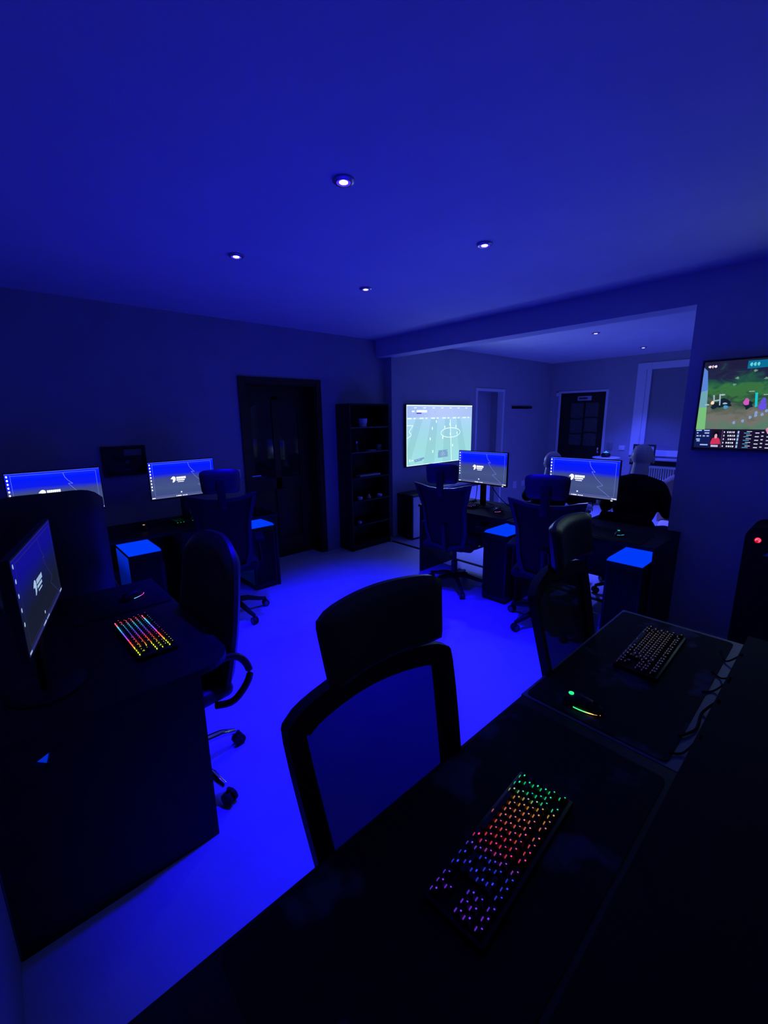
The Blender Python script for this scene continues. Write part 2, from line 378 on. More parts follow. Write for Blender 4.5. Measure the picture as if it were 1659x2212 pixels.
# ================================================================ DESKS
def desk(name, label, x0, x1, y0, y1, top_m, legs, zt=.75, group=None, rnd=0, modesty=None):
    """rectangular desk in world axes; legs: list of (x0,x1,y0,y1) side panels; modesty: panel box"""
    t = thing(name, label, 'desk', ((x0+x1)/2, (y0+y1)/2, 0), 0, group)
    cx, cy = (x0+x1)/2, (y0+y1)/2
    b = B(); rc = rnd; pl = [(x0-cx, y0-cy)]
    if rc: pl += [(x1-cx-rc+rc*math.sin(PI/2*i/8), y0-cy+rc-rc*math.cos(PI/2*i/8)) for i in range(9)]
    else: pl += [(x1-cx, y0-cy)]
    pl += [(x1-cx, y1-cy), (x0-cx, y1-cy)]
    prism(b, pl, lambda p, q, d: (p, q, zt-.025+d), .025); obj('desktop', b, top_m, t, smooth=False)
    for l in legs:
        b = B(); bx(b, l[0]-cx, l[1]-cx, l[2]-cy, l[3]-cy, 0, zt-.025, .002); obj('side_panel', b, M_DESK, t)
    if modesty:
        l = modesty; b = B(); bx(b, l[0]-cx, l[1]-cx, l[2]-cy, l[3]-cy, l[4], l[5]); obj('modesty_panel', b, M_DESK, t)
    return t
# back wall desk
desk('computer_desk', 'long black desk along the back wall left of the brown door', .24, 2.02, 3.755, 4.36, M_DESK,
     [(.24, .262, 3.79, 4.35), (1.10, 1.122, 3.79, 4.35), (1.998, 2.02, 3.79, 4.35)], modesty=(.262, 1.998, 4.30, 4.32, .35, .72))
# left desk
left_desk = desk('computer_desk', 'black desk against the left wall with a plain end panel facing the camera', -.165, .60, 1.53, 2.70, M_DESK,
     [(-.165, .461, 2.66, 2.682)], rnd=.13, modesty=(-.165, -.145, 1.56, 2.66, .35, .72))
b = B()
def _pan(q): return (q[0]-.2175, q[1])
hx0, hx1, hx2 = -.045, .002, -.012; hz0, hz1, hz2 = .652, .672, .625
O = [(-.165, 0), (.461, 0), (.461, .725), (-.165, .725)]; I = [(hx2, hz2), (hx1, hz1), (hx0, hz0)]
for yy in (1.535, 1.557):
    o_ = [b.verts.new((x-.2175, yy-2.115, z)) for x, z in O]; i_ = [b.verts.new((x-.2175, yy-2.115, z)) for x, z in I]
    b.faces.new((o_[0], o_[1], i_[0])); b.faces.new((o_[1], i_[1], i_[0])); b.faces.new((o_[1], o_[2], i_[1])); b.faces.new((o_[2], o_[3], i_[1])); b.faces.new((o_[3], i_[2], i_[1])); b.faces.new((o_[3], o_[0], i_[2])); b.faces.new((o_[0], i_[0], i_[2]))
b.verts.ensure_lookup_table()
for a_, n_ in ((0, 4), (4, 3)):
    for i in range(n_): b.faces.new((b.verts[a_+i], b.verts[a_+(i+1) % n_], b.verts[a_+7+(i+1) % n_], b.verts[a_+7+i]))
pe = obj('side_panel', b, M_DESK, left_desk, smooth=False); pe['label'] = 'end panel with a small triangular cut-out'
# centre desks
desk('computer_desk', 'black desk in the room opening nearest the bookshelf, with a monitor', 3.29, 3.95, 1.965, 3.06, M_DESK,
     [(3.31, 3.94, 3.036, 3.058)], modesty=(3.86, 3.88, 1.98, 3.03, .25, .72))
desk('computer_desk', 'black desk in the room opening beside the partition wall', 3.27, 3.888, .83, 1.96, M_DESK,
     [(3.31, 3.885, .832, .854), (3.31, 3.885, 1.885, 1.907)], modesty=(3.84, 3.86, .856, 1.883, .25, .72))
# right foreground desks
desk('computer_desk', 'nearest black desk across the lower right of the photo', -.05, 1.185, .0, .63, M_DESK,
     [(-.05, -.028, .03, .60), (1.16, 1.182, .03, .60)])
desk('computer_desk', 'grey edged desk in front of the partition wall, beyond the nearest desk', 1.19, 2.11, .0, .635, M_DESKG,
     [(1.195, 1.217, .03, .60), (2.08, 2.102, .03, .60)])
b = B(); bx(b, -.04, 2.13, -.28, .182, .752, .785, .004)
tag(obj('monitor_riser', b, M_BLKM), 'long black riser board along the back of the two right desks', 'riser')

# mousepads
def pad(x0, x1, y0, y1, z, label, m=M_PAD, rz=0):
    b = B(); R = .02; N = 5; pl = []
    for cx, cy, a in ((x1-R, y1-R, 0), (x0+R, y1-R, 90), (x0+R, y0+R, 180), (x1-R, y0+R, 270)):
        for i in range(N+1):
            t = math.radians(a+90*i/N); pl.append((cx+R*math.cos(t), cy+R*math.sin(t)))
    prism(b, pl, lambda p, q, d: (p, q, z+d), .004)
    return tag(obj('mousepad', b, m, smooth=False), label, 'mousepad')
def padmat(name, seed):
    m = mat(name, (0.014, 0.014, 0.018), 0.75, spec=0.12); nt = m.node_tree; bs = nt.nodes['Principled BSDF']
    tc = nt.nodes.new('ShaderNodeTexCoord'); nz = nt.nodes.new('ShaderNodeTexNoise'); nz.inputs['Scale'].default_value = 7; nz.inputs['Detail'].default_value = 3
    mp = nt.nodes.new('ShaderNodeMapping'); mp.inputs['Location'].default_value = (seed, seed*2, 0)
    nt.links.new(tc.outputs['Object'], mp.inputs[0]); nt.links.new(mp.outputs[0], nz.inputs['Vector'])
    rp = nt.nodes.new('ShaderNodeValToRGB'); e = rp.color_ramp.elements
    e[0].position = .58; e[0].color = (.014, .014, .018, 1); e[1].position = .66; e[1].color = (.07, .07, .10, 1)
    nt.links.new(nz.outputs['Fac'], rp.inputs[0]); nt.links.new(rp.outputs[0], bs.inputs['Base Color']); return m
pad(.16, 1.14, .20, .62, .75, 'large printed mousepad under the nearest keyboard', padmat('printed_pad_near', 3.1))
pad(1.20, 2.085, .215, .625, .75, 'large printed mousepad with rounded corners under the second right keyboard', padmat('printed_pad_far', 9.4))
pad(3.285, 3.62, 2.02, 2.82, .75, 'black mousepad on the opening desk nearest the bookshelf', M_PAD)
pad(3.285, 3.62, .93, 1.75, .75, 'black mousepad on the opening desk beside the partition wall', M_PAD)
pad(.17, .595, 2.28, 2.68, .75, 'black mousepad at the far end of the left desk', M_PAD)
pad(1.05, 1.98, 3.80, 4.20, .75, 'black mousepad on the back wall desk by the brown door', M_PAD)

# ================================================================ MONITORS
M_DESKTOP = emi_ramp('desktop_wallpaper', 'Z', -.155, .155,
    [(0, (60, 72, 128)), (.30, (68, 84, 134)), (.54, (62, 74, 138)), (.66, (14, 30, 235)), (.85, (4, 26, 255)), (1, (18, 48, 255))], 1.0, noise=(5, .10))
M_DESKTOP_D = emi_ramp('desktop_wallpaper_oblique', 'Z', -.155, .155,
    [(0, (26, 28, 48)), (.35, (22, 28, 48)), (.55, (20, 26, 80)), (.75, (16, 16, 140)), (1, (20, 16, 150))], 1.0, noise=(5, .10))
M_GLYPH_D = emi('pale_glyph_oblique', (160, 190, 225), 1.0)
M_LINE_D = emi('dim_line_oblique', (40, 42, 110), 1.0)
LOGO = [(0, .36), (.10, .27), (.33, .08), (.52, 0), (.75, .03), (.93, .14), (1, .34), (.96, .58), (.80, .82), (.47, 1), (.27, .95), (.37, .80), (.43, .60), (.38, .44), (.02, .42)]
def desktop_decals(t, scr, W, H, y, dim=False):
    """pieces of the picture on a monitor: thin emitting shapes just proud of the display"""
    g = M_GLYPH_D if dim else M_WLED; ln = M_LINE_D if dim else M_LINE
    P = lambda uu, vv, d=0: (-W/2+uu*W, y-.0006-d, H/2-vv*H)
    def strip(bm, pts, wd):
        for (a, c) in zip(pts, pts[1:]):
            A = Vector((a[0]*W, a[1]*H)); C = Vector((c[0]*W, c[1]*H)); n = (C-A).normalized(); n = Vector((-n.y, n.x))*wd/2
            q = [(A+n), (C+n), (C-n), (A-n)]; vs = [bm.verts.new(P(k.x/W, k.y/H)) for k in q]; bm.faces.new(vs)
    b = B(); strip(b, [(.055, .03), (.055, .93), (.955, .93), (.955, .055), (.055, .055)], .0018)
    strip(b, [(.59, .06), (.605, .17), (.635, .25), (.68, .33), (.63, .32), (.70, .49), (.80, .66), (.72, .70), (.90, .93)], .003)
    strip(b, [(0, .006), (1, .006)], .002)
    obj('screen_line_art', b, ln, scr, smooth=False)
    b = B()
    vs = [b.verts.new(P(.305+px*.075, .42+py*.17)) for px, py in LOGO]; b.faces.new(vs)
    uu = .392
    for wd in (.018, .022, .02, .016, .024, .02, .026): # heavy top word
        q = [(uu, .44), (uu+wd-.003, .44), (uu+wd-.003, .50), (uu, .50)]; b.faces.new([b.verts.new(P(*k)) for k in q]); uu += wd
    for q0, q1, v0, v1 in ((.390, .515, .515, .548), (.405, .50, .572, .590)):
        b.faces.new([b.verts.new(P(*k)) for k in ((q0, v0), (q1, v0), (q1, v1), (q0, v1))])
    obj('screen_logo', b, g, scr, smooth=False)
    b = B()
    for i in range(9 if not dim else 5):
        v0 = .035+i*(.085 if not dim else .15)
        for k in range(1):
            uu0 = .008+k*.026; c = (uu0+.013, v0+.028)
            b.faces.new([b.verts.new(P(c[0]+.011*math.cos(2*PI*q/8)*(1-.25*((i+q) % 3 == 0)), c[1]+.026*math.sin(2*PI*q/8))) for q in range(8)])
    obj('screen_icons', b, g, scr, smooth=False)
    b = B(); b.faces.new([b.verts.new(P(*k)) for k in ((0, .955), (1, .955), (1, 1), (0, 1))])
    obj('taskbar', b, ln if dim else M_BAR, scr, smooth=False)
    b = B(); P2 = lambda uu, vv: (-W/2+uu*W, y-.0012, H/2-vv*H)
    for q0, q1 in ((.005, .05), (.36, .372), (.38, .44), (.46, .475), (.485, .50), (.51, .53), (.93, .955), (.96, .995)):
        b.faces.new([b.verts.new(P2(*k)) for k in ((q0, .962), (q1, .962), (q1, .985), (q0, .985))])
    b.faces.new([b.verts.new(P2(.445+.012*math.cos(q), .875+.02*math.sin(q))) for q in [i*PI/4 for i in range(8)]])
    obj('taskbar_icons', b, g, scr, smooth=False)
def monitor(label, loc, rotz, zc, W=.555, H=.312, zbase=.75, dim=False, lit=True, stand=True, leds=True):
    """screen faces -Y locally; zc = height of the display centre"""
    t = thing('monitor', label, 'monitor', (loc[0], loc[1], 0), rotz, 'thin framed desktop monitors')
    h = W/2+.006
    b = B(); bx(b, -h, h, .0, .022, zc-H/2-.014, zc+H/2+.006, .003); bx(b, -W*.33, W*.33, .02, .045, zc-H*.38, zc+H*.3, .01)
    hs = obj('housing', b, M_BLK, t)
    m = M_DESKTOP_D if dim else M_DESKTOP
    b = B(); bx(b, -W/2, W/2, -.0005, .004, -H/2, H/2)
    s = obj('display', b, m if lit else M_GLASS, t, loc=(0, 0, zc), smooth=False)
    if lit: desktop_decals(t, s, W, H, -.0005, dim)
    if lit and leds:
        b = B(); bx(b, W/2-.045, W/2-.030, -.002, 0, zc-H/2-.011, zc-H/2-.005); obj('power_light', b, M_WLED, t, smooth=False)
    if stand:
        b = B(); bx(b, -.032, .032, .030, .052, zbase+.012, zc, .006); obj('stand_neck', b, M_BLK, t)
        b = B(); lathe(b, [(.001, 0), (.115, 0), (.115, .006), (.10, .012), (.001, .014)], (0, .04, zbase), 32); obj('stand_foot', b, M_BLK, t)
    return t
monitor('monitor on the back wall desk, mostly hidden behind the big black chair back', (.343, 3.95), 0, 1.153, W=.56)
monitor('lit monitor on the back wall desk between the picture and the brown door', (1.237, 3.95), 0, 1.160, W=.54, H=.308)
monitor('monitor on the opening desk in front of the football television', (3.62, 2.505), -PI/2, 1.150, W=.565, H=.312)
monitor('monitor on the opening desk in front of the seated person in black', (3.62, 1.510), -PI/2, 1.142, W=.568, H=.312)
monitor('tall looking monitor at a slant on the left desk, dim at this angle', (.068, 1.783), math.atan2(.565, .136), 1.148, W=.575, H=.286, dim=True, leds=False)
monitor('dark monitor on the riser board of the grey edged desk', (1.86, -.02), PI, 1.12, lit=False, zbase=.785)

# ================================================================ PC TOWERS (front faces -Y locally, origin front centre)
def pc_proto():
    t = thing('computer_tower', '', 'computer', group='computer towers with blue lit tops')
    b = B(); W, D, Hh = .24, .44, .645
    bx(b, -W/2, W/2, 0, D, .02, Hh-.012, .006)
    obj('case_body', b, M_BLK, t)
    b = B()
    for i in range(15): bx(b, -W/2+.02+i*.0138, -W/2+.026+i*.0138, -.006, .004, .06, Hh-.05, .001)
    obj('front_grille', b, M_BLKM, t)
    b = B(); pl = [(0, Hh-.012), (0, Hh-.008), (.035, Hh+.003), (D, Hh+.003), (D, Hh-.012)]
    prism(b, pl, lambda p, q, d: (-W/2+.004+d, p, q), W-.008); obj('lit_top_panel', b, M_PCGLOW, t, smooth=False)
    b = B(); bx(b, -W/2-.003, -W/2+.001, .02, D-.02, .06, Hh-.03); obj('lit_side_glass', b, M_PCGLOW2, t, smooth=False)
    for sx in (-1, 1):
        for yy in (.05, D-.05):
            b = B(); cyl(b, (sx*.09, yy, 0), (sx*.09, yy, .022), .016); obj('foot', b, M_RUB, t)
    return t
pc = pc_proto(); used = [False]
place(pc, used, (.80, 3.67, 0), 0, 'black computer tower with bright blue top, under the left part of the back wall desk')
place(pc, used, (1.868, 3.787, 0), 0, 'black computer tower with blue top, under the back wall desk beside the brown door')
place(pc, used, (3.195, 2.045, 0), -PI/2, 'black computer tower with blue top, between the two desks in the room opening')
place(pc, used, (3.155, .978, 0), -PI/2, 'black ribbed computer tower with bright blue top, at the partition wall end')
ct = place(pc, used, (.185, 1.755, 0), PI/2, 'black computer tower inside the end of the left desk'); ct.scale = (1, .74, 1)

# ================================================================ KEYBOARDS (user at -Y locally; key origin = keyboard origin)
ROWS = [
 [(0, 1), (2, 1), (3, 1), (4, 1), (5, 1), (6.5, 1), (7.5, 1), (8.5, 1), (9.5, 1), (11, 1), (12, 1), (13, 1), (14, 1), (15.25, 1), (16.25, 1), (17.25, 1)],
 [(i, 1) for i in range(13)]+[(13, 2), (15.25, 1), (16.25, 1), (17.25, 1)],
 [(0, 1.5)]+[(1.5+i, 1) for i in range(12)]+[(13.5, 1.5), (15.25, 1), (16.25, 1), (17.25, 1)],
 [(0, 1.75)]+[(1.75+i, 1) for i in range(11)]+[(12.75, 2.25)],
 [(0, 2.25)]+[(2.25+i, 1) for i in range(10)]+[(12.25, 2.75), (16.25, 1)],
 [(0, 1.25), (1.25, 1.25), (2.5, 1.25), (3.75, 6.25), (10, 1.25), (11.25, 1.25), (12.5, 1.25), (13.75, 1.25), (15.25, 1), (16.25, 1), (17.25, 1)]]
def keyboard(label, loc, rotz, stops, leg_s, gap_s, pitch=.0208, keys=True, z=.754, vs=.97):
    U = pitch; Wk = 18.25*U; X0 = -Wk/2; V = pitch*vs; Y0 = 6.35*V/2
    t = thing('keyboard', label, 'keyboard', (loc[0], loc[1], z), rotz, 'black keyboards with coloured key lights')
    b = B(); bx(b, X0-.008, -X0+.008, -Y0-.008, Y0+.008, 0, .018, .004); obj('keyboard_case', b, M_BLK, t)
    nm = label[:18]
    mg = emi_ramp('key_glow '+nm, 'X', X0, -X0, stops, gap_s); ml = emi_ramp('key_legend '+nm, 'X', X0, -X0, stops, leg_s)
    b = B()
    for r, row in enumerate(ROWS):
        yc = Y0-(r+(.0 if r == 0 else .35)+.5)*V
        if gap_s > .5:
            for q in range(29): bx(b, X0+U*(.28+q*.515), X0+U*(.56+q*.515), yc-V*.56, yc-V*.45, .018, .0215)
        for kx, kw in row:
            xc = X0+(kx+kw/2)*U; bx(b, xc-.0035, xc+.0035, yc-V*.53, yc-V*.42, .018, .0222)
    bx(b, X0-.002, -X0+.002, -Y0, Y0, .0172, .0182, mi=1)
    obj('key_backlight', b, [mg, M_BLKM], t, smooth=False)
    allb = None if keys else B()
    n = 0
    for r, row in enumerate(ROWS):
        yc = Y0-(r+(.0 if r == 0 else .35)+.5)*V
        for kx, kw in row:
            xc = X0+(kx+kw/2)*U; hw = kw*U/2-.0012; hd = V/2-.0012
            kb = allb if allb is not None else B()
            zt = .0285+.0012*(abs(r-3)); lo = [(-hw, -hd), (hw, -hd), (hw, hd), (-hw, hd)]
            a = [kb.verts.new((xc+p, yc+q, .0195)) for p, q in lo]
            c = [kb.verts.new((xc+p*(1-.0022/hw), yc+q*(1-.0035/hd)+.001, zt)) for p, q in lo]
            for i in range(4): kb.faces.new((a[i], a[(i+1) % 4], c[(i+1) % 4], c[i]))
            kb.faces.new(c); kb.faces.new(a[::-1])
            lw = .0024+.0012*((n*7) % 3)/2+(.002 if 1.2 < kw < 3 else 0); lh = .0030
            if kw < 4:
                g0 = (xc-lw/2, yc+.0015); vs = [kb.verts.new((g0[0]+p, g0[1]+q, zt+.0003)) for p, q in ((0, 0), (lw, 0), (lw, lh), (0, lh))]
                kb.faces.new(vs).material_index = 1
            n += 1
            if keys: obj('key', kb, [M_BLK, ml], t, smooth=False)
    if not keys: obj('keycaps', allb, [M_BLK, ml], t, smooth=False)
    return t
RB1 = [(0, (40, 255, 150)), (.14, (40, 255, 170)), (.20, (255, 170, 70)), (.34, (255, 130, 110)), (.5, (255, 70, 90)), (.58, (255, 60, 110)), (.66, (40, 70, 255)), (.82, (60, 60, 255)), (.9, (130, 50, 255)), (1, (120, 60, 255))]
RB2 = [(0, (235, 205, 215)), (.2, (230, 195, 215)), (.45, (220, 200, 230)), (.6, (190, 175, 240)), (.8, (170, 145, 255)), (1, (165, 90, 255))]
RB3 = [(0, (255, 90, 150)), (.1, (255, 70, 110)), (.15, (60, 200, 230)), (.25, (60, 190, 255)), (.36, (90, 90, 255)), (.5, (150, 70, 255)), (.6, (255, 60, 90)), (.74, (255, 110, 60)), (.84, (225, 235, 50)), (1, (235, 255, 60))]
RB4 = [(0, (60, 255, 120)), (.5, (70, 200, 110)), (.7, (200, 80, 160)), (1, (230, 60, 130))]
RB5 = [(0, (210, 90, 255)), (.5, (190, 80, 255)), (1, (150, 80, 255))]
keyboard('rainbow lit keyboard on the nearest desk, running green to purple', (.684, .380), PI+.06, RB1, 1.0, .45, pitch=.0210, vs=.88)
keyboard('keyboard with pale key lights on the grey edged desk', (1.765, .418), PI+.02, RB2, .36, .12)
keyboard('brightly glowing keyboard on the left desk, yellow at its near end', (.375, 1.945), -PI/2+.03, RB3, 1.2, 1.6, pitch=.0212)
keyboard('small looking green and pink lit keyboard on the back wall desk', (1.32, 4.02), .04, RB4, .35, .45, keys=False)
keyboard('purple lit keyboard on the opening desk, partly behind a chair', (3.55, 2.70), -PI/2, RB5, .5, .8, keys=False)

# ================================================================ MICE (nose toward +Y locally)
def mouse(label, loc, rotz, logo=None, strip=None, wheel=None, z=.754, side=1, arc=(.1, 1.6), ey=-.028):
    t = thing('computer_mouse', label, 'mouse', (loc[0], loc[1], z), rotz, 'black gaming mice')
    b = B(); g = bmesh.ops.create_uvsphere(b, u_segments=20, v_segments=12, radius=1)
    for v in g['verts']:
        x, y, zz = v.co; wv = .032*(1-.18*math.cos(PI*y*.9)); h = .038*(1-.25*y)
        v.co = Vector((x*wv, y*.061, max(0, zz)*h+.001))
    obj('mouse_shell', b, M_BLK, t)
    if logo:
        b = B(); ring = [(.0085*math.cos(a), ey+.008*math.sin(a)) for a in [i*PI/8 for i in range(16)]]
        prism(b, ring, lambda p, q, d: (p, q, (.0395+abs(q)*.06 if ey > -.03 else .0375)+d), .0016); obj('lit_emblem', b, logo, t, smooth=False)
    if strip:
        b = B(); tube(b, [(.0285*side*math.sin(a)*1.04, -.062*math.cos(a), .008+.004*math.cos(a)) for a in [(arc[0]+(arc[1]-arc[0])*i/12) for i in range(13)]], .0014, 6)
        obj('light_strip', b, strip, t)
    b = B(); cyl(b, (-.004, .034, .028), (.004, .034, .028), .009, seg=14); obj('scroll_wheel', b, wheel or M_RUB, t)
    return t
def cable(name, label, pts, rad=.0025, m=None):
    b = B(); P = [Vector(p) for p in pts]; out = []
    for i in range(len(P)-1):
        p0, p1, p2, p3 = P[max(i-1, 0)], P[i], P[i+1], P[min(i+2, len(P)-1)]
        for k in range(6):
            s = k/6; out.append(.5*((2*p1)+(-p0+p2)*s+(2*p0-5*p1+4*p2-p3)*s*s+(-p0+3*p1-3*p2+p3)*s**3))
    out.append(P[-1]); tube(b, out, rad, 6)
    return tag(obj(name, b, m or M_BLKM), label, 'cable')
E_GREEN = emi('mouse_green', (40, 255, 150), 1.2); E_GO = emi_ramp('mouse_green_orange', 'Y', -.02, .052, [(0, (40, 255, 120)), (.35, (90, 255, 140)), (.65, (255, 190, 110)), (1, (255, 150, 70))], 1.8)
E_PB = emi_ramp('mouse_pink_blue', 'Y', -.06, .0, [(0, (255, 60, 190)), (.4, (230, 60, 255)), (.7, (90, 150, 255)), (1, (60, 200, 255))], 1.8)
mouse('mouse with round green emblem and orange light strip on the grey edged desk', (1.262, .462), PI+.22, logo=E_GREEN, strip=E_GO, arc=(1.15, 2.55), ey=-.038)
mouse('mouse with pink and blue light strip on the left desk', (.44, 2.44), PI*.5+.25, strip=E_PB, side=-1)
mouse('mouse with orange dot on the back wall desk left of the green lit keyboard', (.885, 4.02), .1, logo=emi('mouse_orange', (255, 170, 110), 1.5))
mouse('mouse with red dot on the back wall desk beside the brown door', (1.885, 4.13), 0, logo=emi('mouse_red', (255, 70, 70), 1.5))
mouse('mouse with blue and pink glow on the opening desk nearest the bookshelf', (3.52, 2.235), -PI/2, logo=emi('mouse_blue', (90, 80, 255), 1.3), strip=emi('mouse_pink', (210, 90, 220), 1.2))
mouse('mouse with turquoise dot on the opening desk beside the partition wall', (3.46, 1.125), -PI/2, logo=emi('mouse_teal', (20, 255, 220), 1.2), strip=emi('mouse_sky', (60, 170, 230), 1.2))

# ================================================================ CHAIRS (user faces +Y locally, origin on floor under the seat)
def star_base(t, m, rot0=0.0, R=.30, chrome=False):
    for k in range(5):
        a = rot0+2*PI*k/5; c, s = math.cos(a), math.sin(a); b = B()
        if chrome: tube(b, [(c*.02, s*.02, .125), (c*.12, s*.12, .13), (c*.22, s*.22, .115), (c*.29, s*.29, .085)], [.024, .021, .019, .014], 10)
        else: tube(b, [(c*.02, s*.02, .13), (c*.13, s*.13, .12), (c*.24, s*.24, .085), (c*R, s*R, .072)], [.028, .023, .018, .015], 8)
        leg = obj('base_leg', b, m, t)
        b = B(); px, py = c*R, s*R; n = Vector((-s, c, 0))
        for sg in (-1, 1):
            q = Vector((px, py, .03))+n*.014*sg; cyl(b, q-n*.008, q+n*.008, .029, seg=16)
        cyl(b, (px, py, .03), (px, py, .075), .009, seg=8)
        cs = obj('caster', b, M_RUB, leg)
        b = B()
        q = Vector((px, py, .03)); cyl(b, q-n*.0235, q+n*.0235, .021, seg=16)
        obj('caster_rim', b, mat('grey_rim', (.12, .12, .14), .35), leg) if not chrome else b.free()
    b = B(); cyl(b, (0, 0, .10), (0, 0, .27), .03); cyl(b, (0, 0, .27), (0, 0, .43), .018); obj('gas_column', b, m, t)
def armrests(t, loop=False, m=None, w=.27, z=.66):
    for s in (-1, 1):
        b = B()
        if loop:
            pts = [(s*.20, .14, .43), (s*(w+.01), .16, .46), (s*(w+.02), .19, .58), (s*(w+.01), .13, .66), (s*(w), -.05, .675), (s*w, -.20, .655), (s*(w+.01), -.25, .55), (s*(w-.01), -.18, .45), (s*.20, -.12, .425)]
            P = []
            for i in range(len(pts)-1):
                p0, p1, p2, p3 = [Vector(pts[max(0, min(len(pts)-1, j))]) for j in (i-1, i, i+1, i+2)]
                for k in range(5):
                    q = k/5; P.append(.5*((2*p1)+(-p0+p2)*q+(2*p0-5*p1+4*p2-p3)*q*q+(-p0+3*p1-3*p2+p3)*q**3))
            P.append(Vector(pts[-1])); tube(b, P, .016, 8); obj('armrest', b, m or M_BLK, t)
        else:
            tube(b, [(s*.20, .0, .42), (s*w, .0, .45), (s*w, .0, z-.02)], .014, 8); a = obj('armrest', b, m or M_BLK, t)
            b = B(); bx(b, s*w-.04, s*w+.04, -.12, .12, z-.02, z+.008, .01); obj('arm_pad', b, M_BLKM, a)
def seat(t, w=.49, d=.48, m=M_FAB):
    b = B(); bx(b, -w/2, w/2, -d/2, d/2, .44, .51, .03, 3); obj('seat', b, m, t)
    b = B(); bx(b, -.12, .12, -.14, .14, .41, .44, .005); obj('seat_mechanism', b, M_BLKM, t)
def smooth_loop(pts, n=5):
    out = []; N = len(pts)
    for i in range(N):
        p0, p1, p2, p3 = [Vector(pts[(i+k-1) % N]) for k in range(4)]
        for k in range(n):
            q = k/n; out.append(.5*((2*p1)+(-p0+p2)*q+(2*p0-5*p1+4*p2-p3)*q*q+(-p0+3*p1-3*p2+p3)*q**3))
    return out
def frame_back(t, outer, inner, yf, th, m_frame, m_mesh):
    """outer/inner: same-length loops of (x,z); yf(x,z)->y ; ring-shaped frame plus mesh panel"""
    b = B(); n = len(outer)
    def vv(p, s): return b.verts.new((p[0], yf(p[0], p[1])+s*th/2, p[1]))
    OF = [vv(p, 1) for p in outer]; IF = [vv(p, 1) for p in inner]; OB = [vv(p, -1) for p in outer]; IB = [vv(p, -1) for p in inner]
    for i in range(n):
        j = (i+1) % n
        b.faces.new((OF[i], OF[j], IF[j], IF[i])); b.faces.new((OB[j], OB[i], IB[i], IB[j]))
        b.faces.new((OF[j], OF[i], OB[i], OB[j])); b.faces.new((IF[i], IF[j], IB[j], IB[i]))
    bmesh.ops.bevel(b, geom=[e for e in b.edges if e.calc_face_angle(0) > .9], offset=.006, segments=2, affect='EDGES')
    fr = obj('back_frame', b, m_frame, t)
    b = B(); cx = sum(p[0] for p in inner)/n; cz = sum(p[1] for p in inner)/n
    rings = []
    for s in (1.01, .75, .5, .25): rings.append([b.verts.new((cx+(p[0]-cx)*s, yf(cx+(p[0]-cx)*s, cz+(p[1]-cz)*s), cz+(p[1]-cz)*s)) for p in inner])
    for a, c in zip(rings, rings[1:]):
        for i in range(n): b.faces.new((a[i], a[(i+1) % n], c[(i+1) % n], c[i]))
    c0 = b.verts.new((cx, yf(cx, cz), cz))
    for i in range(n): b.faces.new((rings[-1][i], rings[-1][(i+1) % n], c0))
    obj('back_mesh', b, m_mesh, t)

def chair_frame():
    """mesh task chair with wide curved headrest"""
    t = thing('office_chair', '', 'chair', group='black office chairs')
    star_base(t, M_BLK, .3); seat(t); armrests(t, z=.65)
    yf = lambda x, z: -.245-.13*max(0, z-.55)/.55*1.0+.55*(x*x)-.03
    o = [(-.252, 1.00), (-.235, 1.045), (-.16, 1.062), (0, 1.072), (.16, 1.062), (.235, 1.045), (.252, 1.00), (.232, .75), (.205, .54), (.15, .505), (0, .50), (-.15, .505), (-.205, .54), (-.232, .75)]
    i_ = [(-.205, .985), (-.195, 1.000), (-.14, 1.012), (0, 1.020), (.14, 1.012), (.195, 1.000), (.205, .985), (.186, .75), (.165, .575), (.12, .552), (0, .547), (-.12, .552), (-.165, .575), (-.186, .75)]
    O = [(p.x, p.y) for p in smooth_loop([(a, c) for a, c in o], 3)]; I = [(p.x, p.y) for p in smooth_loop([(a, c) for a, c in i_], 3)]
    frame_back(t, O, I, yf, .03, M_BLK, M_MESH)
    # headrest
    b = B()
    def outer(uu, vv):
        x = (uu-.5)*(.335+.03*vv)
        zt = 1.275+.010*math.cos((uu-.5)*PI)-.012*abs(2*uu-1)**12; zb = 1.105+.010*abs(2*uu-1)**6
        return x*(1-.02*abs(2*vv-1)**8), zb+(zt-zb)*vv
    slab(b, outer, lambda uu, vv: -.335+.62*((uu-.5)*.36)**2*1.6+.03*math.sin(PI*vv)*0-.02*vv, .05, 16, 10); hr = obj('headrest', b, M_LEATH, t)
    b = B(); tube(b, [(0, -.385, 1.22), (0, -.40, 1.13), (0, -.385, 1.05)], .016, 8); obj('headrest_post', b, M_BLK, hr)
    b = B(); tube(b, [(0, -.02, .43), (0, -.20, .43), (0, -.30, .50), (0, -.335, .62)], .022, 8); obj('back_bracket', b, M_BLK, t)
    return t
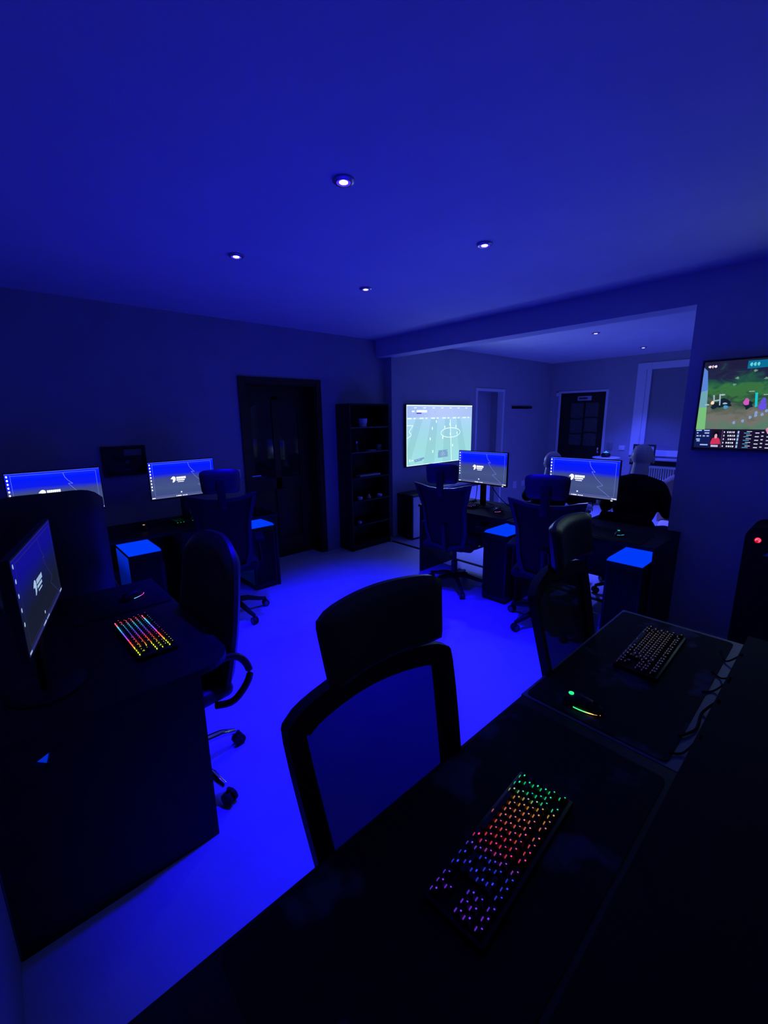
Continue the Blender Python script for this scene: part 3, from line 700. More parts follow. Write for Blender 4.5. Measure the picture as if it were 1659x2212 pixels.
def chair_wing():
    """high back chair whose back flares to two top corners, small headrest above"""
    t = thing('office_chair', '', 'chair', group='black office chairs')
    star_base(t, M_BLK, math.radians(16)); seat(t); armrests(t, z=.66)
    yf = lambda x, z: -.235-.16*max(0, z-.5)/.6+.5*x*x
    o = [(-.262, 1.085), (-.20, 1.075), (-.12, 1.055), (0, 1.045), (.12, 1.055), (.20, 1.075), (.262, 1.085), (.235, .98), (.205, .86), (.20, .62), (.17, .48), (0, .45), (-.17, .48), (-.20, .62), (-.205, .86), (-.235, .98)]
    i_ = [(-.225, 1.055), (-.18, 1.045), (-.11, 1.028), (0, 1.02), (.11, 1.028), (.18, 1.045), (.225, 1.055), (.205, .97), (.178, .85), (.17, .63), (.14, .51), (0, .485), (-.14, .51), (-.17, .63), (-.178, .85), (-.205, .97)]
    frame_back(t, o, i_, yf, .03, M_BLK, M_FAB)
    b = B()
    def outer(uu, vv): 
        hw = .138+.012*vv
        return (uu*2-1)*hw*(1-.05*abs(2*vv-1)**8), 1.085+vv*.17+.008*math.cos((uu-.5)*PI)-.012*abs(2*uu-1)**10*(2*vv-1)
    slab(b, outer, lambda uu, vv: -.385+.9*((uu-.5)*.28)**2, .045, 14, 8); hr = obj('headrest', b, M_LEATH, t)
    b = B(); bx(b, -.03, .03, -.43, -.405, .98, 1.20, .006); obj('headrest_post', b, M_BLK, hr)
    b = B(); tube(b, [(0, -.02, .43), (0, -.20, .43), (0, -.29, .50), (0, -.32, .70)], .022, 8); obj('back_bracket', b, M_BLK, t)
    return t
def chair_exec():
    t = thing('office_chair', '', 'chair', group='black office chairs')
    star_base(t, M_CHROME, .5, chrome=True); seat(t, .52, .5, M_LEATH); armrests(t, loop=True)
    b = B()
    def outer(uu, vv):
        zt = 1.30-.055*abs(2*uu-1)**6; zb = .50
        return (uu*2-1)*(.255-.01*vv), zb+(zt-zb)*vv
    slab(b, outer, lambda uu, vv: -.27-.10*vv+.5*((uu-.5)*.5)**2, .10, 16, 16); obj('backrest', b, M_LEATH, t)
    return t
def chair_round():
    """chrome based chair with a rounded back and loop arms"""
    t = thing('office_chair', '', 'chair', group='black office chairs')
    star_base(t, M_CHROME, .92, chrome=True, R=.31); seat(t, .44, .42, M_LEATH); armrests(t, loop=True)
    b = B()
    def outer(uu, vv):
        zt = 1.15-.10*abs(2*uu-1)**3; zb = .50
        return (uu*2-1)*(.225+.025*math.sin(PI*vv)), zb+(zt-zb)*vv
    slab(b, outer, lambda uu, vv: -.21-.09*vv+.6*((uu-.5)*.5)**2, .08, 16, 14); obj('backrest', b, M_LEATH, t)
    return t
cf = chair_frame(); used = [False]
place(cf, used, (.60, .345, 0), PI-.03, 'nearest black mesh backed office chair pushed up to the nearest desk')
place(cf, used, (1.60, .355, 0), PI+.07, 'black mesh backed office chair with rounded headrest at the grey edged desk')
cw = chair_wing(); used = [False]
place(cw, used, (3.22, 2.51, 0), -PI/2+.33, 'high backed office chair with small headrest below the football television')
place(cw, used, (3.13, 1.51, 0), -PI/2+.33, 'high backed office chair with flared back at the desk beside the partition wall')
ca = place(cw, used, (1.37, 3.45, 0), -.40, 'office chair with small headrest in front of the back wall monitor by the brown door'); ca.scale = (.95, 1, 1.035)
ce = chair_exec()
ce.location = (.195, 3.16, 0); ce['label'] = 'big black tall backed chair in front of the leftmost back wall monitor'
cr = chair_round(); cr.location = (.43, 1.93, 0); cr.rotation_euler = (0, 0, PI/2+.12); cr['label'] = 'black chair with chrome base and loop arms at the left desk'

# ================================================================ TELEVISIONS
def tv_football():
    W, H = 1.47, .83
    t = thing('television', 'large lit television showing a football match on the far side wall', 'television', (5.0, YB-.045, 1.395), 0)
    b = B(); bx(b, -W/2-.012, W/2+.012, .0, .04, -H/2-.015, H/2+.012, .004); obj('television_body', b, M_BLK, t)
    m = emi_ramp('football_pitch', 'Z', -H/2, H/2, [(0, (160, 228, 234)), (.35, (162, 222, 228)), (.62, (166, 218, 240)), (.78, (176, 216, 252)), (1, (180, 215, 252))], TV_POWER, noise=(3, .10))
    b = B(); bx(b, -W/2, W/2, -.001, .004, -H/2, H/2); s = obj('display', b, m, t, smooth=False)
    P = lambda uu, vv, d=0: (-W/2+uu*W, -.0018-d, H/2-vv*H)
    def quad(bm, pts, d=0, mi=0): bm.faces.new([bm.verts.new(P(p[0], p[1], d)) for p in pts]).material_index = mi
    b = B(); quad(b, ((0, .01), (1, .01), (1, .20), (0, .20)))
    mc = emi_ramp('crowd', 'X', -W/2, W/2, [(0, (160, 188, 245)), (.45, (188, 205, 255)), (1, (172, 196, 248))], TV_POWER, noise=(60, 1.3))
    obj('crowd_stand', b, mc, s, smooth=False)
    b = B()   # mown stripes
    for k, (a0, a1, c0, c1) in enumerate(((.12, .22, -.18, .03), (.34, .44, .23, .39), (.55, .62, .52, .66), (.74, .80, .80, .94))):
        quad(b, ((a0, .23), (a1, .23), (c1, 1), (c0 if c0 > 0 else 0, 1 if c0 > 0 else .75)))
    obj('mown_stripes', b, emi_ramp('pitch_stripe', 'Z', -H/2, H/2, [(0, (152, 220, 226)), (.35, (155, 214, 220)), (.6, (158, 210, 232)), (1, (168, 208, 246))], TV_POWER*.97), s, smooth=False)
    b = B()
    def strip(pts, wd):
        for a, c in zip(pts, pts[1:]):
            A = Vector((a[0]*W, a[1]*H)); C = Vector((c[0]*W, c[1]*H)); n = (C-A).normalized(); n = Vector((-n.y, n.x))*wd/2
            b.faces.new([b.verts.new(P(k.x/W, k.y/H, .0006)) for k in (A+n, C+n, C-n, A-n)])
    strip([(.635, .24), (.665, 1)], .011)
    strip([(.645+.155*math.cos(a), .475+.085*math.sin(a)) for a in [i*PI/14 for i in range(29)]], .009)
    strip([(0, .33), (.085, .33), (.03, .43), (.06, .47), (.055, .50), (.0, .54)], .008)
    strip([(0, .004), (1, .004)], .014); strip([(.003, 0), (.003, 1)], .008); strip([(0, .995), (1, .995)], .008)
    obj('pitch_markings', b, emi('bright_white_screen', (225, 255, 245), 1.25*TV_POWER), s, smooth=False)
    b = B()   # advertising boards, scoreboard, radar, small players
    for k in range(12):
        u0 = .01+k*.083; quad(b, ((u0, .205), (u0+.055*(1 if k % 2 == 0 else .5), .205), (u0+.055*(1 if k % 2 == 0 else .5), .225), (u0, .225)), .0006)
    for k in range(7): quad(b, ((.1+k*.13, .035), (.135+k*.13, .035), (.135+k*.13, .048), (.1+k*.13, .048)), .0006)
    quad(b, ((.07, .088), (.105, .088), (.105, .112), (.07, .112)), .0006); quad(b, ((.135, .078), (.28, .078), (.28, .118), (.135, .118)), .0006)
    for px, py in ((.42, .275), (.36, .39), (.55, .375), (.63, .33), (.73, .37), (.75, .49), (.33, .57), (.52, .56), (.68, .71), (.37, .79), (.04, .91), (.64, .50)):
        quad(b, ((px-.007, py-.025), (px+.007, py-.025), (px+.007, py+.02), (px-.007, py+.02)), .0006)
    quad(b, ((.06, .905), (.09, .90), (.09, .915), (.06, .92)), .0006)
    obj('screen_graphics', b, emi('white_screen_graphics', (230, 255, 255), 1.15*TV_POWER), s, smooth=False)
    b = B(); quad(b, ((.13, .12), (.205, .12), (.20, .14), (.135, .14)), .0006); obj('score_panel', b, emi('purple_panel', (80, 50, 190), 1), s, smooth=False)
    b = B(); quad(b, ((.45, .78), (.60, .775), (.605, .905), (.45, .91)), .0006)
    quad(b, ((.10, .90), (.24, .87), (.245, .90), (.22, .905), (.21, .925), (.11, .945)), .0008)
    obj('radar_panel', b, emi('grey_blue_panel', (125, 165, 205), 1), s, smooth=False)
    b = B()
    for px, py in ((.52, .80), (.51, .83), (.535, .83), (.525, .85), (.50, .86), (.55, .86), (.525, .88), (.455, .80), (.59, .80), (.13, .915), (.17, .905)):
        quad(b, ((px-.006, py-.006), (px+.006, py-.006), (px+.006, py+.006), (px-.006, py+.006)), .001)
    obj('radar_marks', b, emi('pale_marks', (190, 220, 250), 1), s, smooth=False)
tv_football()

def tv_game():
    W, H = 1.05, .595
    t = thing('television', 'wall television showing a green forest computer game at the right edge', 'television', (XB-.05, .815-W/2, 1.705), -PI/2)
    b = B(); bx(b, -W/2-.012, W/2+.012, .0, .045, -H/2-.02, H/2+.014, .005); obj('television_body', b, M_BLK, t)
    b = B(); h2 = H/2+.014; bx(b, -W/2-.013, -W/2-.006, -.003, .002, -h2-.006, h2); bx(b, -W/2-.006, W/2+.013, -.003, .002, h2-.006, h2); bx(b, -W/2-.006, W/2+.013, -.003, .002, -h2-.006, -h2+.006)
    obj('bezel', b, mat('grey_bezel', (.12, .12, .13), .35), t)
    # ground: noise driven green / brown
    m = bpy.data.materials.new('game_ground'); m.use_nodes = True; nt = m.node_tree; nt.nodes.remove(nt.nodes['Principled BSDF'])
    tc = nt.nodes.new('ShaderNodeTexCoord'); mp = nt.nodes.new('ShaderNodeMapping'); mp.inputs['Scale'].default_value = (1, 1, 1.7)
    nz = nt.nodes.new('ShaderNodeTexNoise'); nz.inputs['Scale'].default_value = 9; nz.inputs['Detail'].default_value = 7; nz.inputs['Distortion'].default_value = .6
    sp = nt.nodes.new('ShaderNodeSeparateXYZ'); mr = nt.nodes.new('ShaderNodeMapRange'); mr.inputs['From Min'].default_value = -H/2; mr.inputs['From Max'].default_value = H/2
    rp = nt.nodes.new('ShaderNodeValToRGB'); cr = rp.color_ramp
    st = [(0, (62, 92, 92)), (.22, (88, 124, 104)), (.36, (118, 112, 108)), (.46, (88, 100, 88)), (.56, (44, 74, 62)), (.66, (58, 118, 66)), (.76, (34, 88, 70)), (.86, (34, 38, 70)), (1, (30, 28, 62))]
    while len(cr.elements) < len(st): cr.elements.new(.5)
    for el, (p, c) in zip(cr.elements, st): el.position = p; el.color = (*lin(c), 1)
    sb = nt.nodes.new('ShaderNodeMath'); sb.operation = 'SUBTRACT'; sb.inputs[1].default_value = .5
    ma = nt.nodes.new('ShaderNodeMath'); ma.operation = 'MULTIPLY_ADD'; ma.inputs[1].default_value = .55
    e = nt.nodes.new('ShaderNodeEmission'); e.inputs[1].default_value = 1.0
    L = nt.links.new; L(tc.outputs['Object'], mp.inputs[0]); L(mp.outputs[0], nz.inputs['Vector']); L(tc.outputs['Object'], sp.inputs[0]); L(sp.outputs[2], mr.inputs['Value'])
    L(nz.outputs['Fac'], sb.inputs[0]); L(sb.outputs[0], ma.inputs[0]); L(mr.outputs[0], ma.inputs[2]); L(ma.outputs[0], rp.inputs[0]); L(rp.outputs[0], e.inputs[0]); L(e.outputs[0], nt.nodes['Material Output'].inputs[0])
    b = B(); bx(b, -W/2, W/2, -.001, .003, -H/2, H/2); s = obj('display', b, m, t, smooth=False)
    S = .44  # share of the screen inside the photo; u below runs over that share
    P = lambda uu, vv, d=0: (-W/2+uu*S*W, -.0018-d, H/2-vv*H)
    lay = {}
    def poly(key, rgb, pts, d=0, st=1.0):
        if key not in lay: lay[key] = (B(), emi('game_'+key, rgb, st))
        bm = lay[key][0]; bm.faces.new([bm.verts.new(P(p[0], p[1], d)) for p in pts])
    def rect(key, rgb, x0, x1, y0, y1, d=.0006): poly(key, rgb, ((x0, y0), (x1, y0), (x1, y1), (x0, y1)), d)
    def blob(key, rgb, cx, cy, rx, ry, d=.0006, n=10, j=.2):
        poly(key, rgb, [(cx+rx*(1+j*math.sin(5*a+cx*40))*math.cos(a), cy+ry*(1+j*math.cos(3*a+cy*50))*math.sin(a)) for a in [2*PI*i/n for i in range(n)]], d)
    # lower information panel
    rect('panel', (24, 18, 48), 0.0, 2.25, .775, 1.0, .0004)
    rect('panel_left', (16, 28, 90), 0.0, .20, .78, .99, .0006); rect('panel_lines', (120, 80, 120), .34, .345, .78, .99, .0008)
    # painted reflection, a light column at the left edge of the match picture
    poly('reflection_top', (90, 130, 215), ((0, .06), (.05, .10), (.085, .32), (0, .34)), .0005)
    poly('reflection_mid', (110, 165, 180), ((0, .34), (.085, .32), (.10, .52), (0, .52)), .0005)
    poly('reflection_low', (120, 190, 125), ((0, .52), (.10, .52), (.115, .78), (0, .78)), .0005)
    # top bar
    poly('score_bar', (10, 110, 150), ((.52, .02), (.75, .02), (.75, .10), (.52, .105)), .0006)
    rect('score_dark', (22, 26, 52), .75, 2.25, .0, .08, .0005)
    for x in (.56, .60, .64): blob('cyan_text', (120, 240, 240), x, .06, .016, .020)
    for x, w_ in ((.78, .018), (.81, .012), (.85, .015), (.90, .05), (1.04, .015), (1.09, .02), (1.14, .04), (1.3, .08), (1.5, .1), (1.7, .05)): rect('white_text', (225, 230, 250), x, x+w_, .035, .065, .0008)
    for x in (.07, .14): blob('white_text', (225, 230, 250), x, .055, .02, .014)
    blob('pale_red', (250, 190, 180), .105, .055, .01, .018); blob('white_text', (225, 230, 250), .79, .125, .03, .012); blob('white_text', (225, 230, 250), 1.10, .09, .04, .015)
    # foliage, creatures and effects
    for cx, cy, rx, ry in ((.45, .36, .12, .05), (.36, .34, .07, .03), (.62, .30, .12, .04), (.9, .34, .1, .04)): blob('grass', (56, 112, 66), cx, cy, rx, ry, .0003, 12, .35)
    for cx, cy, rx, ry in ((.30, .48, .10, .05), (.60, .50, .05, .05), (.20, .50, .05, .04), (.95, .44, .09, .03)): blob('shade', (18, 36, 52), cx, cy, rx, ry, .0003, 12, .3)
    blob('lamp', (255, 225, 190), .165, .47, .022, .022)
    for pts in (((.16, .38), (.18, .38), (.19, .46), (.175, .46)), ((.235, .37), (.255, .37), (.265, .50), (.25, .50)), ((.17, .44), (.26, .43), (.26, .445), (.17, .455))): poly('pale_posts', (165, 185, 200), pts, .0006)
    for x0, y0 in ((.10, .49), (.28, .38), (.32, .48)): blob('pale_posts', (165, 185, 200), x0, y0, .03, .010)
    blob('sky_blue', (70, 150, 200), .335, .52, .03, .02)
    blob('pink', (205, 90, 190), .57, .47, .035, .04); blob('violet', (98, 80, 225), .76, .52, .048, .045); blob('violet', (98, 80, 225), .76, .46, .03, .03)
    blob('coral', (235, 110, 140), .90, .50, .05, .045, j=.4); blob('coral', (235, 110, 140), .97, .44, .05, .03, j=.4); blob('purple', (95, 30, 150), 1.05, .42, .06, .03)
    poly('turquoise', (20, 200, 210), ((.655, .37), (.685, .37), (.70, .52), (.675, .53)), .0006); poly('turquoise', (20, 200, 210), ((.955, .30), (.99, .30), (.98, .38), (.96, .38)), .0006)
    for x0, y0 in ((.58, .35), (.75, .39), (.86, .43)): rect('pale_posts', (165, 185, 200), x0, x0+.065, y0, y0+.008)
    for x0, y0 in ((.46, .70), (.56, .68), (.64, .64), (.70, .59), (.70, .62), (.77, .61), (.81, .57)): blob('creatures', (130, 160, 210), x0, y0, .018, .018)
    for x0, y0 in ((.86, .66), (.86, .675)): rect('blue_bar', (60, 150, 225), x0, x0+.10, y0, y0+.012)
    blob('blue_glow', (20, 150, 225), .99, .585, .05, .05); blob('deep_pool', (16, 34, 70), 1.02, .74, .09, .08, .0005)
    blob('pink_flower', (225, 140, 170), .87, .78, .03, .03, .001)
    for cx, cy in ((.42, .20), (.62, .13), (.75, .22), (.95, .17), (1.05, .22), (.40, .27), (.85, .30), (.90, .34)): blob('pale_leaves', (110, 150, 130), cx, cy, .022, .012, j=.4)
    # information panel contents
    poly('portrait_jacket', (205, 50, 90), ((.21, .93), (.225, .885), (.26, .87), (.30, .875), (.325, .90), (.335, .95), (.21, .955)), .0010)
    blob('portrait_hair', (14, 8, 26), .268, .845, .036, .048, .0008, j=.05); blob('portrait_face', (215, 170, 190), .268, .858, .018, .028, .0012, j=.03)
    rect('name_tag', (190, 190, 235), .22, .31, .962, .985, .0012)
    for k in range(5):
        y = .80+k*.041; x = .40
        for wd in (.02, .025, .015, .022): rect('row_text', (225, 230, 250), x+.01*(k % 3), x+wd+.01*(k % 3)-.005, y, y+.018, .0010); x += wd+.004
        rect('row_icons', (150, 190, 240), .525, .545, y-.006, y+.024, .0010); rect('row_bars', (90, 190, 240), .60, .60+.07-.01*(k % 2), y+.014, y+.020, .0010)
        rect('row_text', (225, 230, 250), .63, .69, y-.004, y+.002, .0010); rect('row_text', (225, 230, 250), .73, .775, y+.010, y+.019, .0010); rect('row_text', (225, 230, 250), .80, .825, y+.002, y+.012, .0010)
        rect('row_text', (225, 230, 250), .86, .91, y+.010, y+.019, .0010); rect('row_text', (225, 230, 250), .36, .372, y, y+.018, .0010)
    for x0, y0, w_ in ((.01, .785, .07), (.11, .785, .07), (.02, .815, .02), (.12, .815, .06), (.02, .85, .03), (.06, .85, .02), (.10, .85, .03), (.15, .85, .03), (.02, .89, .05), (.03, .91, .04), (.08, .955, .10)): rect('left_text', (170, 190, 240), x0, x0+w_, y0, y0+.014, .0010)
    for k, (bm, mm) in lay.items(): obj('screen_'+k, bm, mm, s, smooth=False)
tv_game()

# ================================================================ TELEVISION CONSOLE (far room)
t = thing('tv_console', 'low cabinet with black side and white front under the football television', 'cabinet', (5.02, 4.07, 0))
b = B(); bx(b, -.9, .9, -.13, .16, .03, .60, .003); obj('cabinet_body', b, M_BLK, t)
b = B(); bx(b, -.91, .91, -.15, .16, .60, .625, .003); obj('cabinet_top', b, mat('black_gloss_top', (.02, .02, .022), .25, spec=.5), t)
for k in range(3):
    b = B(); bx(b, -.895+k*.6, -.305+k*.6, -.148, -.131, .03, .595, .002); dr = obj('cabinet_door', b, M_WHITE, t)
    b = B(); cyl(b, (-.34+k*.6, -.148, .35), (-.34+k*.6, -.165, .35), .008); obj('door_knob', b, M_CHROME, dr)
b = B(); ell(b, (4.40, 4.02, .64), .04, .06, .018); tag(obj('game_controller', b, M_WHITE), 'small white rounded gadget on the left end of the television console', 'gadget')
b = B(); bx(b, 4.75, 5.55, 3.96, 4.06, .625, .67, .008); tag(obj('edge_glint_bar', b, mat('silver_bar', (.6, .6, .62), .25, metal=.6)), 'long silver bar for the television reflection along the console edge', 'speaker')  # bar added in place of the television's reflection on the console's top edge

# ================================================================ BOOKSHELF AND CONTENTS
SX0, SX1, SY0, SY1, SZ = 3.215, 3.86, 4.10, 4.368, 1.82
t = thing('bookshelf', 'tall narrow black bookshelf in the corner beside the brown door', 'bookshelf', ((SX0+SX1)/2, (SY0+SY1)/2, 0))
cx, cy = (SX0+SX1)/2, (SY0+SY1)/2; hw, hd = (SX1-SX0)/2, (SY1-SY0)/2
for sx in (-1, 1):
    b = B(); bx(b, sx*hw-(.018 if sx > 0 else 0), sx*hw+(.018 if sx < 0 else 0), -hd, hd, 0, SZ, .001); obj('side_panel', b, M_SHELF, t)
b = B(); bx(b, -hw+.018, hw-.018, hd-.008, hd, .05, SZ-.02); obj('back_board', b, M_SHELF, t)
for z in (.055, .33-.02, .62, .91, 1.225, 1.525, SZ-.018):
    b = B(); bx(b, -hw+.018, hw-.018, -hd+.004, hd-.008, z, z+.018); sh = obj('shelf_board', b, M_SHELF, t, smooth=False)
    if 1.2 < z < 1.6:
        b = B(); bx(b, -hw+.018, hw-.018, -hd+.001, -hd+.004, z+.006, z+.018); obj('front_edge', b, M_EDGE, sh, smooth=False)
b = B(); bx(b, -hw+.018, hw-.018, -hd+.02, -hd+.03, 0, .055); obj('plinth', b, M_SHELF, t)
t = thing('potted_plant', 'dark leafy plant in a pale patterned pot on the upper bookshelf board', 'plant', (3.50, 4.20, 1.543))
b = B(); lathe(b, [(.001, 0), (.048, 0), (.052, .012), (.046, .02), (.056, .06), (.058, .10), (.052, .10), (.048, .06), (.001, .055)]); obj('pot', b, M_WHITE, t)
b = B()
for i in range(22):
    a = i*2.4; rr = .03+.05*random.random(); h = .09+.10*random.random(); tip = Vector((math.cos(a)*rr*1.5, math.sin(a)*rr*1.1, h)); n = Vector((-math.sin(a), math.cos(a), 0))*.014
    m_ = tip*.55+Vector((0, 0, .05)); r0 = Vector((0, 0, .06))
    vs = [b.verts.new(p) for p in (r0, m_+n, tip, m_-n)]; b.faces.new(vs)
    vs = [b.verts.new(p) for p in (r0+Vector((0, 0, -.002)), m_-n, tip+Vector((0, 0, -.003)), m_+n+Vector((0, 0, -.002)))]; b.faces.new(vs)
obj('leaves', b, mat('dark_leaf', (.012, .03, .012), .6), t)
t = thing('bottle', 'small dark bottle with pale cap on the second bookshelf board', 'bottle', (3.385, 4.19, 1.243))
b = B(); lathe(b, [(.001, 0), (.022, 0), (.023, .06), (.012, .085), (.010, .10), (.001, .10)]); obj('bottle_body', b, mat('brown_glass', (.05, .05, .07), .2), t)
b = B(); lathe(b, [(.001, .10), (.012, .10), (.012, .128), (.001, .13)]); obj('bottle_cap', b, M_WHITE, t)
b = B(); bx(b, 3.57, 3.68, 4.16, 4.24, 1.243, 1.25, .002); tag(obj('saucer_tray', b, M_WHITE), 'flat pale tray on the second bookshelf board', 'tray')
b = B(); bx(b, 3.72, 3.78, 4.17, 4.22, 1.243, 1.315, .004); tag(obj('gift_box', b, mat('teal_box', (.06, .16, .16), .5, noise=(60, .6))), 'small teal patterned box at the right of the second bookshelf board', 'box')
t = thing('dish_rack', 'long pale slatted rack lying on the middle bookshelf board', 'rack', (3.57, 4.19, .928))
for sy in (-1, 1):
    b = B(); bx(b, -.17, .17, sy*.035-.006, sy*.035+.006, 0, .018, .002); obj('rack_rail', b, M_WHITE, t)
b = B()
for i in range(11): bx(b, -.165+i*.032, -.155+i*.032, -.035, .035, .014, .020, .001)
obj('rack_slats', b, M_WHITE, t)
cup = B(); lathe(cup, [(.001, 0), (.030, 0), (.034, .012), (.034, .036), (.030, .036), (.028, .012), (.001, .01)])
c0 = obj('cup', cup, M_WHITE); tag(c0, 'small pale cup at the left of the fourth bookshelf board', 'cup', 'pale cups on the bookshelf'); c0.location = (3.40, 4.17, .638)
c1 = c0.copy(); COL.objects.link(c1); c1['label'] = 'small pale cup at the right of the fourth bookshelf board'; c1.location = (3.735, 4.17, .638)
c2 = c0.copy(); COL.objects.link(c2); c2['label'] = 'small pale cup alone on the low bookshelf board'; c2.location = (3.39, 4.17, .328); c2.scale = (.7, .7, .9)
b = B(); lathe(b, [(.001, 0), (.028, 0), (.024, .025), (.008, .05), (.001, .055)], seg=14); tag(obj('incense_cone', b, M_TAN, loc=(3.56, 4.18, .638)), 'little tan cone between the two cups on the bookshelf', 'ornament')

# ================================================================ WALL ITEMS
t = thing('picture_frame', 'black framed dark picture on the back wall between the two left monitors', 'picture', (.892, YA-.012, 1.312))
b = B()
for x0, x1, z0, z1 in ((-.147, .147, .105, .13), (-.147, .147, -.13, -.105), (-.172, -.147, -.13, .13), (.147, .172, -.13, .13)): bx(b, x0, x1, -.012, .01, z0, z1, .002)
obj('frame', b, M_BLK, t)
b = B(); bx(b, -.147, .147, -.002, .004, -.105, .105)
pm = mat('dark_photo_print', (.02, .02, .03), .25, spec=.5, noise=(12, .8)); pr_ = obj('print', b, pm, t, smooth=False)
b = B(); bx(b, .0, .14, -.003, -.002, .045, .100); obj('pale_sky_area', b, mat('print_sky', (.16, .16, .20), .3), pr_, smooth=False)
b = B(); ell(b, (.02, -.002, -.01), .02, .001, .016); ell(b, (.02, -.002, -.075), .03, .001, .006); obj('print_figure', b, mat('print_pale', (.10, .10, .12), .4), pr_)
def switch(name, label, x0, x1, y0, y1, z0, z1, m=M_WHITE, round_=False):
    t = thing(name, label, 'switch', ((x0+x1)/2, (y0+y1)/2, (z0+z1)/2)); dx, dy, dz = (x1-x0)/2, (y1-y0)/2, (z1-z0)/2
    b = B(); bx(b, -dx, dx, -dy, dy, -dz, dz, .003 if not round_ else min(dx if dx > dy else dy, dz)*.8*.0+.004); obj('plate', b, m, t)
    b = B(); k = .55
    if dy < dx: bx(b, -dx*k, dx*k, -dy-.003, -dy+.001, -dz*k, dz*k, .001)
    else: bx(b, -dx-.003, -dx+.001, -dy*k, dy*k, -dz*k, dz*k, .001)
    obj('rocker', b, m, t); return t
switch('light_switch', 'white light switch on the back wall beside the brown door', 1.875, 1.945, YA-.012, YA, 1.06, 1.14)
switch('wall_socket', 'pale wall socket low on the far side wall, left one of two', 7.12, 7.24, YB-.012, YB, .32, .46)
switch('wall_socket', 'pale wall socket low on the far side wall, right one of two', 7.42, 7.52, YB-.012, YB, .33, .44)
switch('light_switch', 'pale double switch on the far end wall left of the window', XF-.012, XF, 2.79, 2.89, 1.02, 1.10)
b = B(); bx(b, XF-.012, XF, 3.0, 3.09, 1.02, 1.14, .003); tag(obj('notice_card', b, M_GREY), 'pale card on the far end wall above the small round table', 'card')
b = B(); bx(b, XF-.04, XF, 4.05, 4.11, 2.0, 2.07, .006); tag(obj('door_sensor', b, M_WHITE), 'small white sensor box at the upper corner of the far door', 'sensor')
t = thing('coat_rack', 'short black hook rail on the far side wall right of the doorway', 'coat rack', (7.30, YB-.012, 1.79))
b = B(); bx(b, -.34, .34, -.006, .012, -.022, .022, .003); obj('rail', b, M_BLK, t)
for k in range(5):
    b = B(); tube(b, [(-.26+k*.13, -.004, .0), (-.26+k*.13, -.03, -.012), (-.26+k*.13, -.035, .012)], .005, 6); obj('hook', b, M_BLK, t)
# small round table and diffuser
t = thing('side_table', 'small round tall table beside the far door', 'table', (8.12, 3.0, 0))
b = B(); lathe(b, [(.001, .885), (.22, .885), (.225, .893), (.22, .905), (.001, .905)], seg=32); obj('tabletop', b, M_WHITE, t)
for k in range(3):
    a = k*2*PI/3+.4; b = B(); cyl(b, (.06*math.cos(a), .06*math.sin(a), .885), (.17*math.cos(a), .17*math.sin(a), 0), .010, seg=8); obj('leg', b, M_BLKM, t)
t = thing('aroma_diffuser', 'black round diffuser with glowing blue tip on the small round table', 'diffuser', (8.10, 3.0, .905))
b = B(); lathe(b, [(.001, 0), (.06, 0), (.078, .02), (.08, .045), (.06, .07), (.035, .078), (.001, .078)]); obj('diffuser_body', b, M_BLK, t)
b = B(); lathe(b, [(.001, .078), (.045, .078), (.03, .088), (.012, .10), (.001, .112)]); obj('glowing_tip', b, emi('diffuser_glow', (70, 150, 255), 1.2), t)
# framed picture on the sill
t = thing('photo_frame', 'black framed picture leaning on the far window sill behind the person', 'picture', (8.17, 2.42, .915))
b = B()
for y0, y1, z0, z1 in ((-.145, .145, .205, .23), (-.145, .145, 0, .025), (-.17, -.145, 0, .23), (.145, .17, 0, .23)): bx(b, -.01, .01, y0, y1, z0, z1, .002)
obj('frame', b, M_BLK, t)
b = B(); bx(b, -.002, .004, -.145, .145, .025, .205); pp = obj('print', b, mat('pale_print', (.35, .35, .42), .5), t, smooth=False)
b = B(); prism(b, [(-.12, .19), (-.03, .17), (.03, .13), (.0, .10), (-.06, .12), (-.10, .15)], lambda p, q, d: (-.003-d, p+.02, q), .001); obj('print_shape', b, mat('print_dark', (.05, .05, .09), .5), pp, smooth=False)
# radiator
t = thing('radiator', 'white ribbed radiator below the far window', 'radiator', (XF-.09, 1.75, 0))
b = B(); bx(b, -.04, .04, -.80, .80, .745, .80, .01); bx(b, -.04, .04, -.80, .80, .15, .20, .01); bx(b, .03, .05, -.78, .78, .19, .76); obj('radiator_panel', b, M_WHITE, t)
b = B()
for i in range(46): yy = -.775+i*.0345; bx(b, -.045, .03, yy-.010, yy+.010, .19, .755, .006, 1)
obj('radiator_ribs', b, M_WHITE, t)
b = B(); bx(b, XF-.22, XF-.02, 1.0, 2.62, .80, .885); 
bx(b, XF-.03, XF-.02, 1.0, 2.62, .78, .80); tag(obj('sill_shade_box', b, M_BLKM), 'dark box for the shade under the far window sill above the radiator', 'ledge')  # dark box put in as the shade beneath the sill

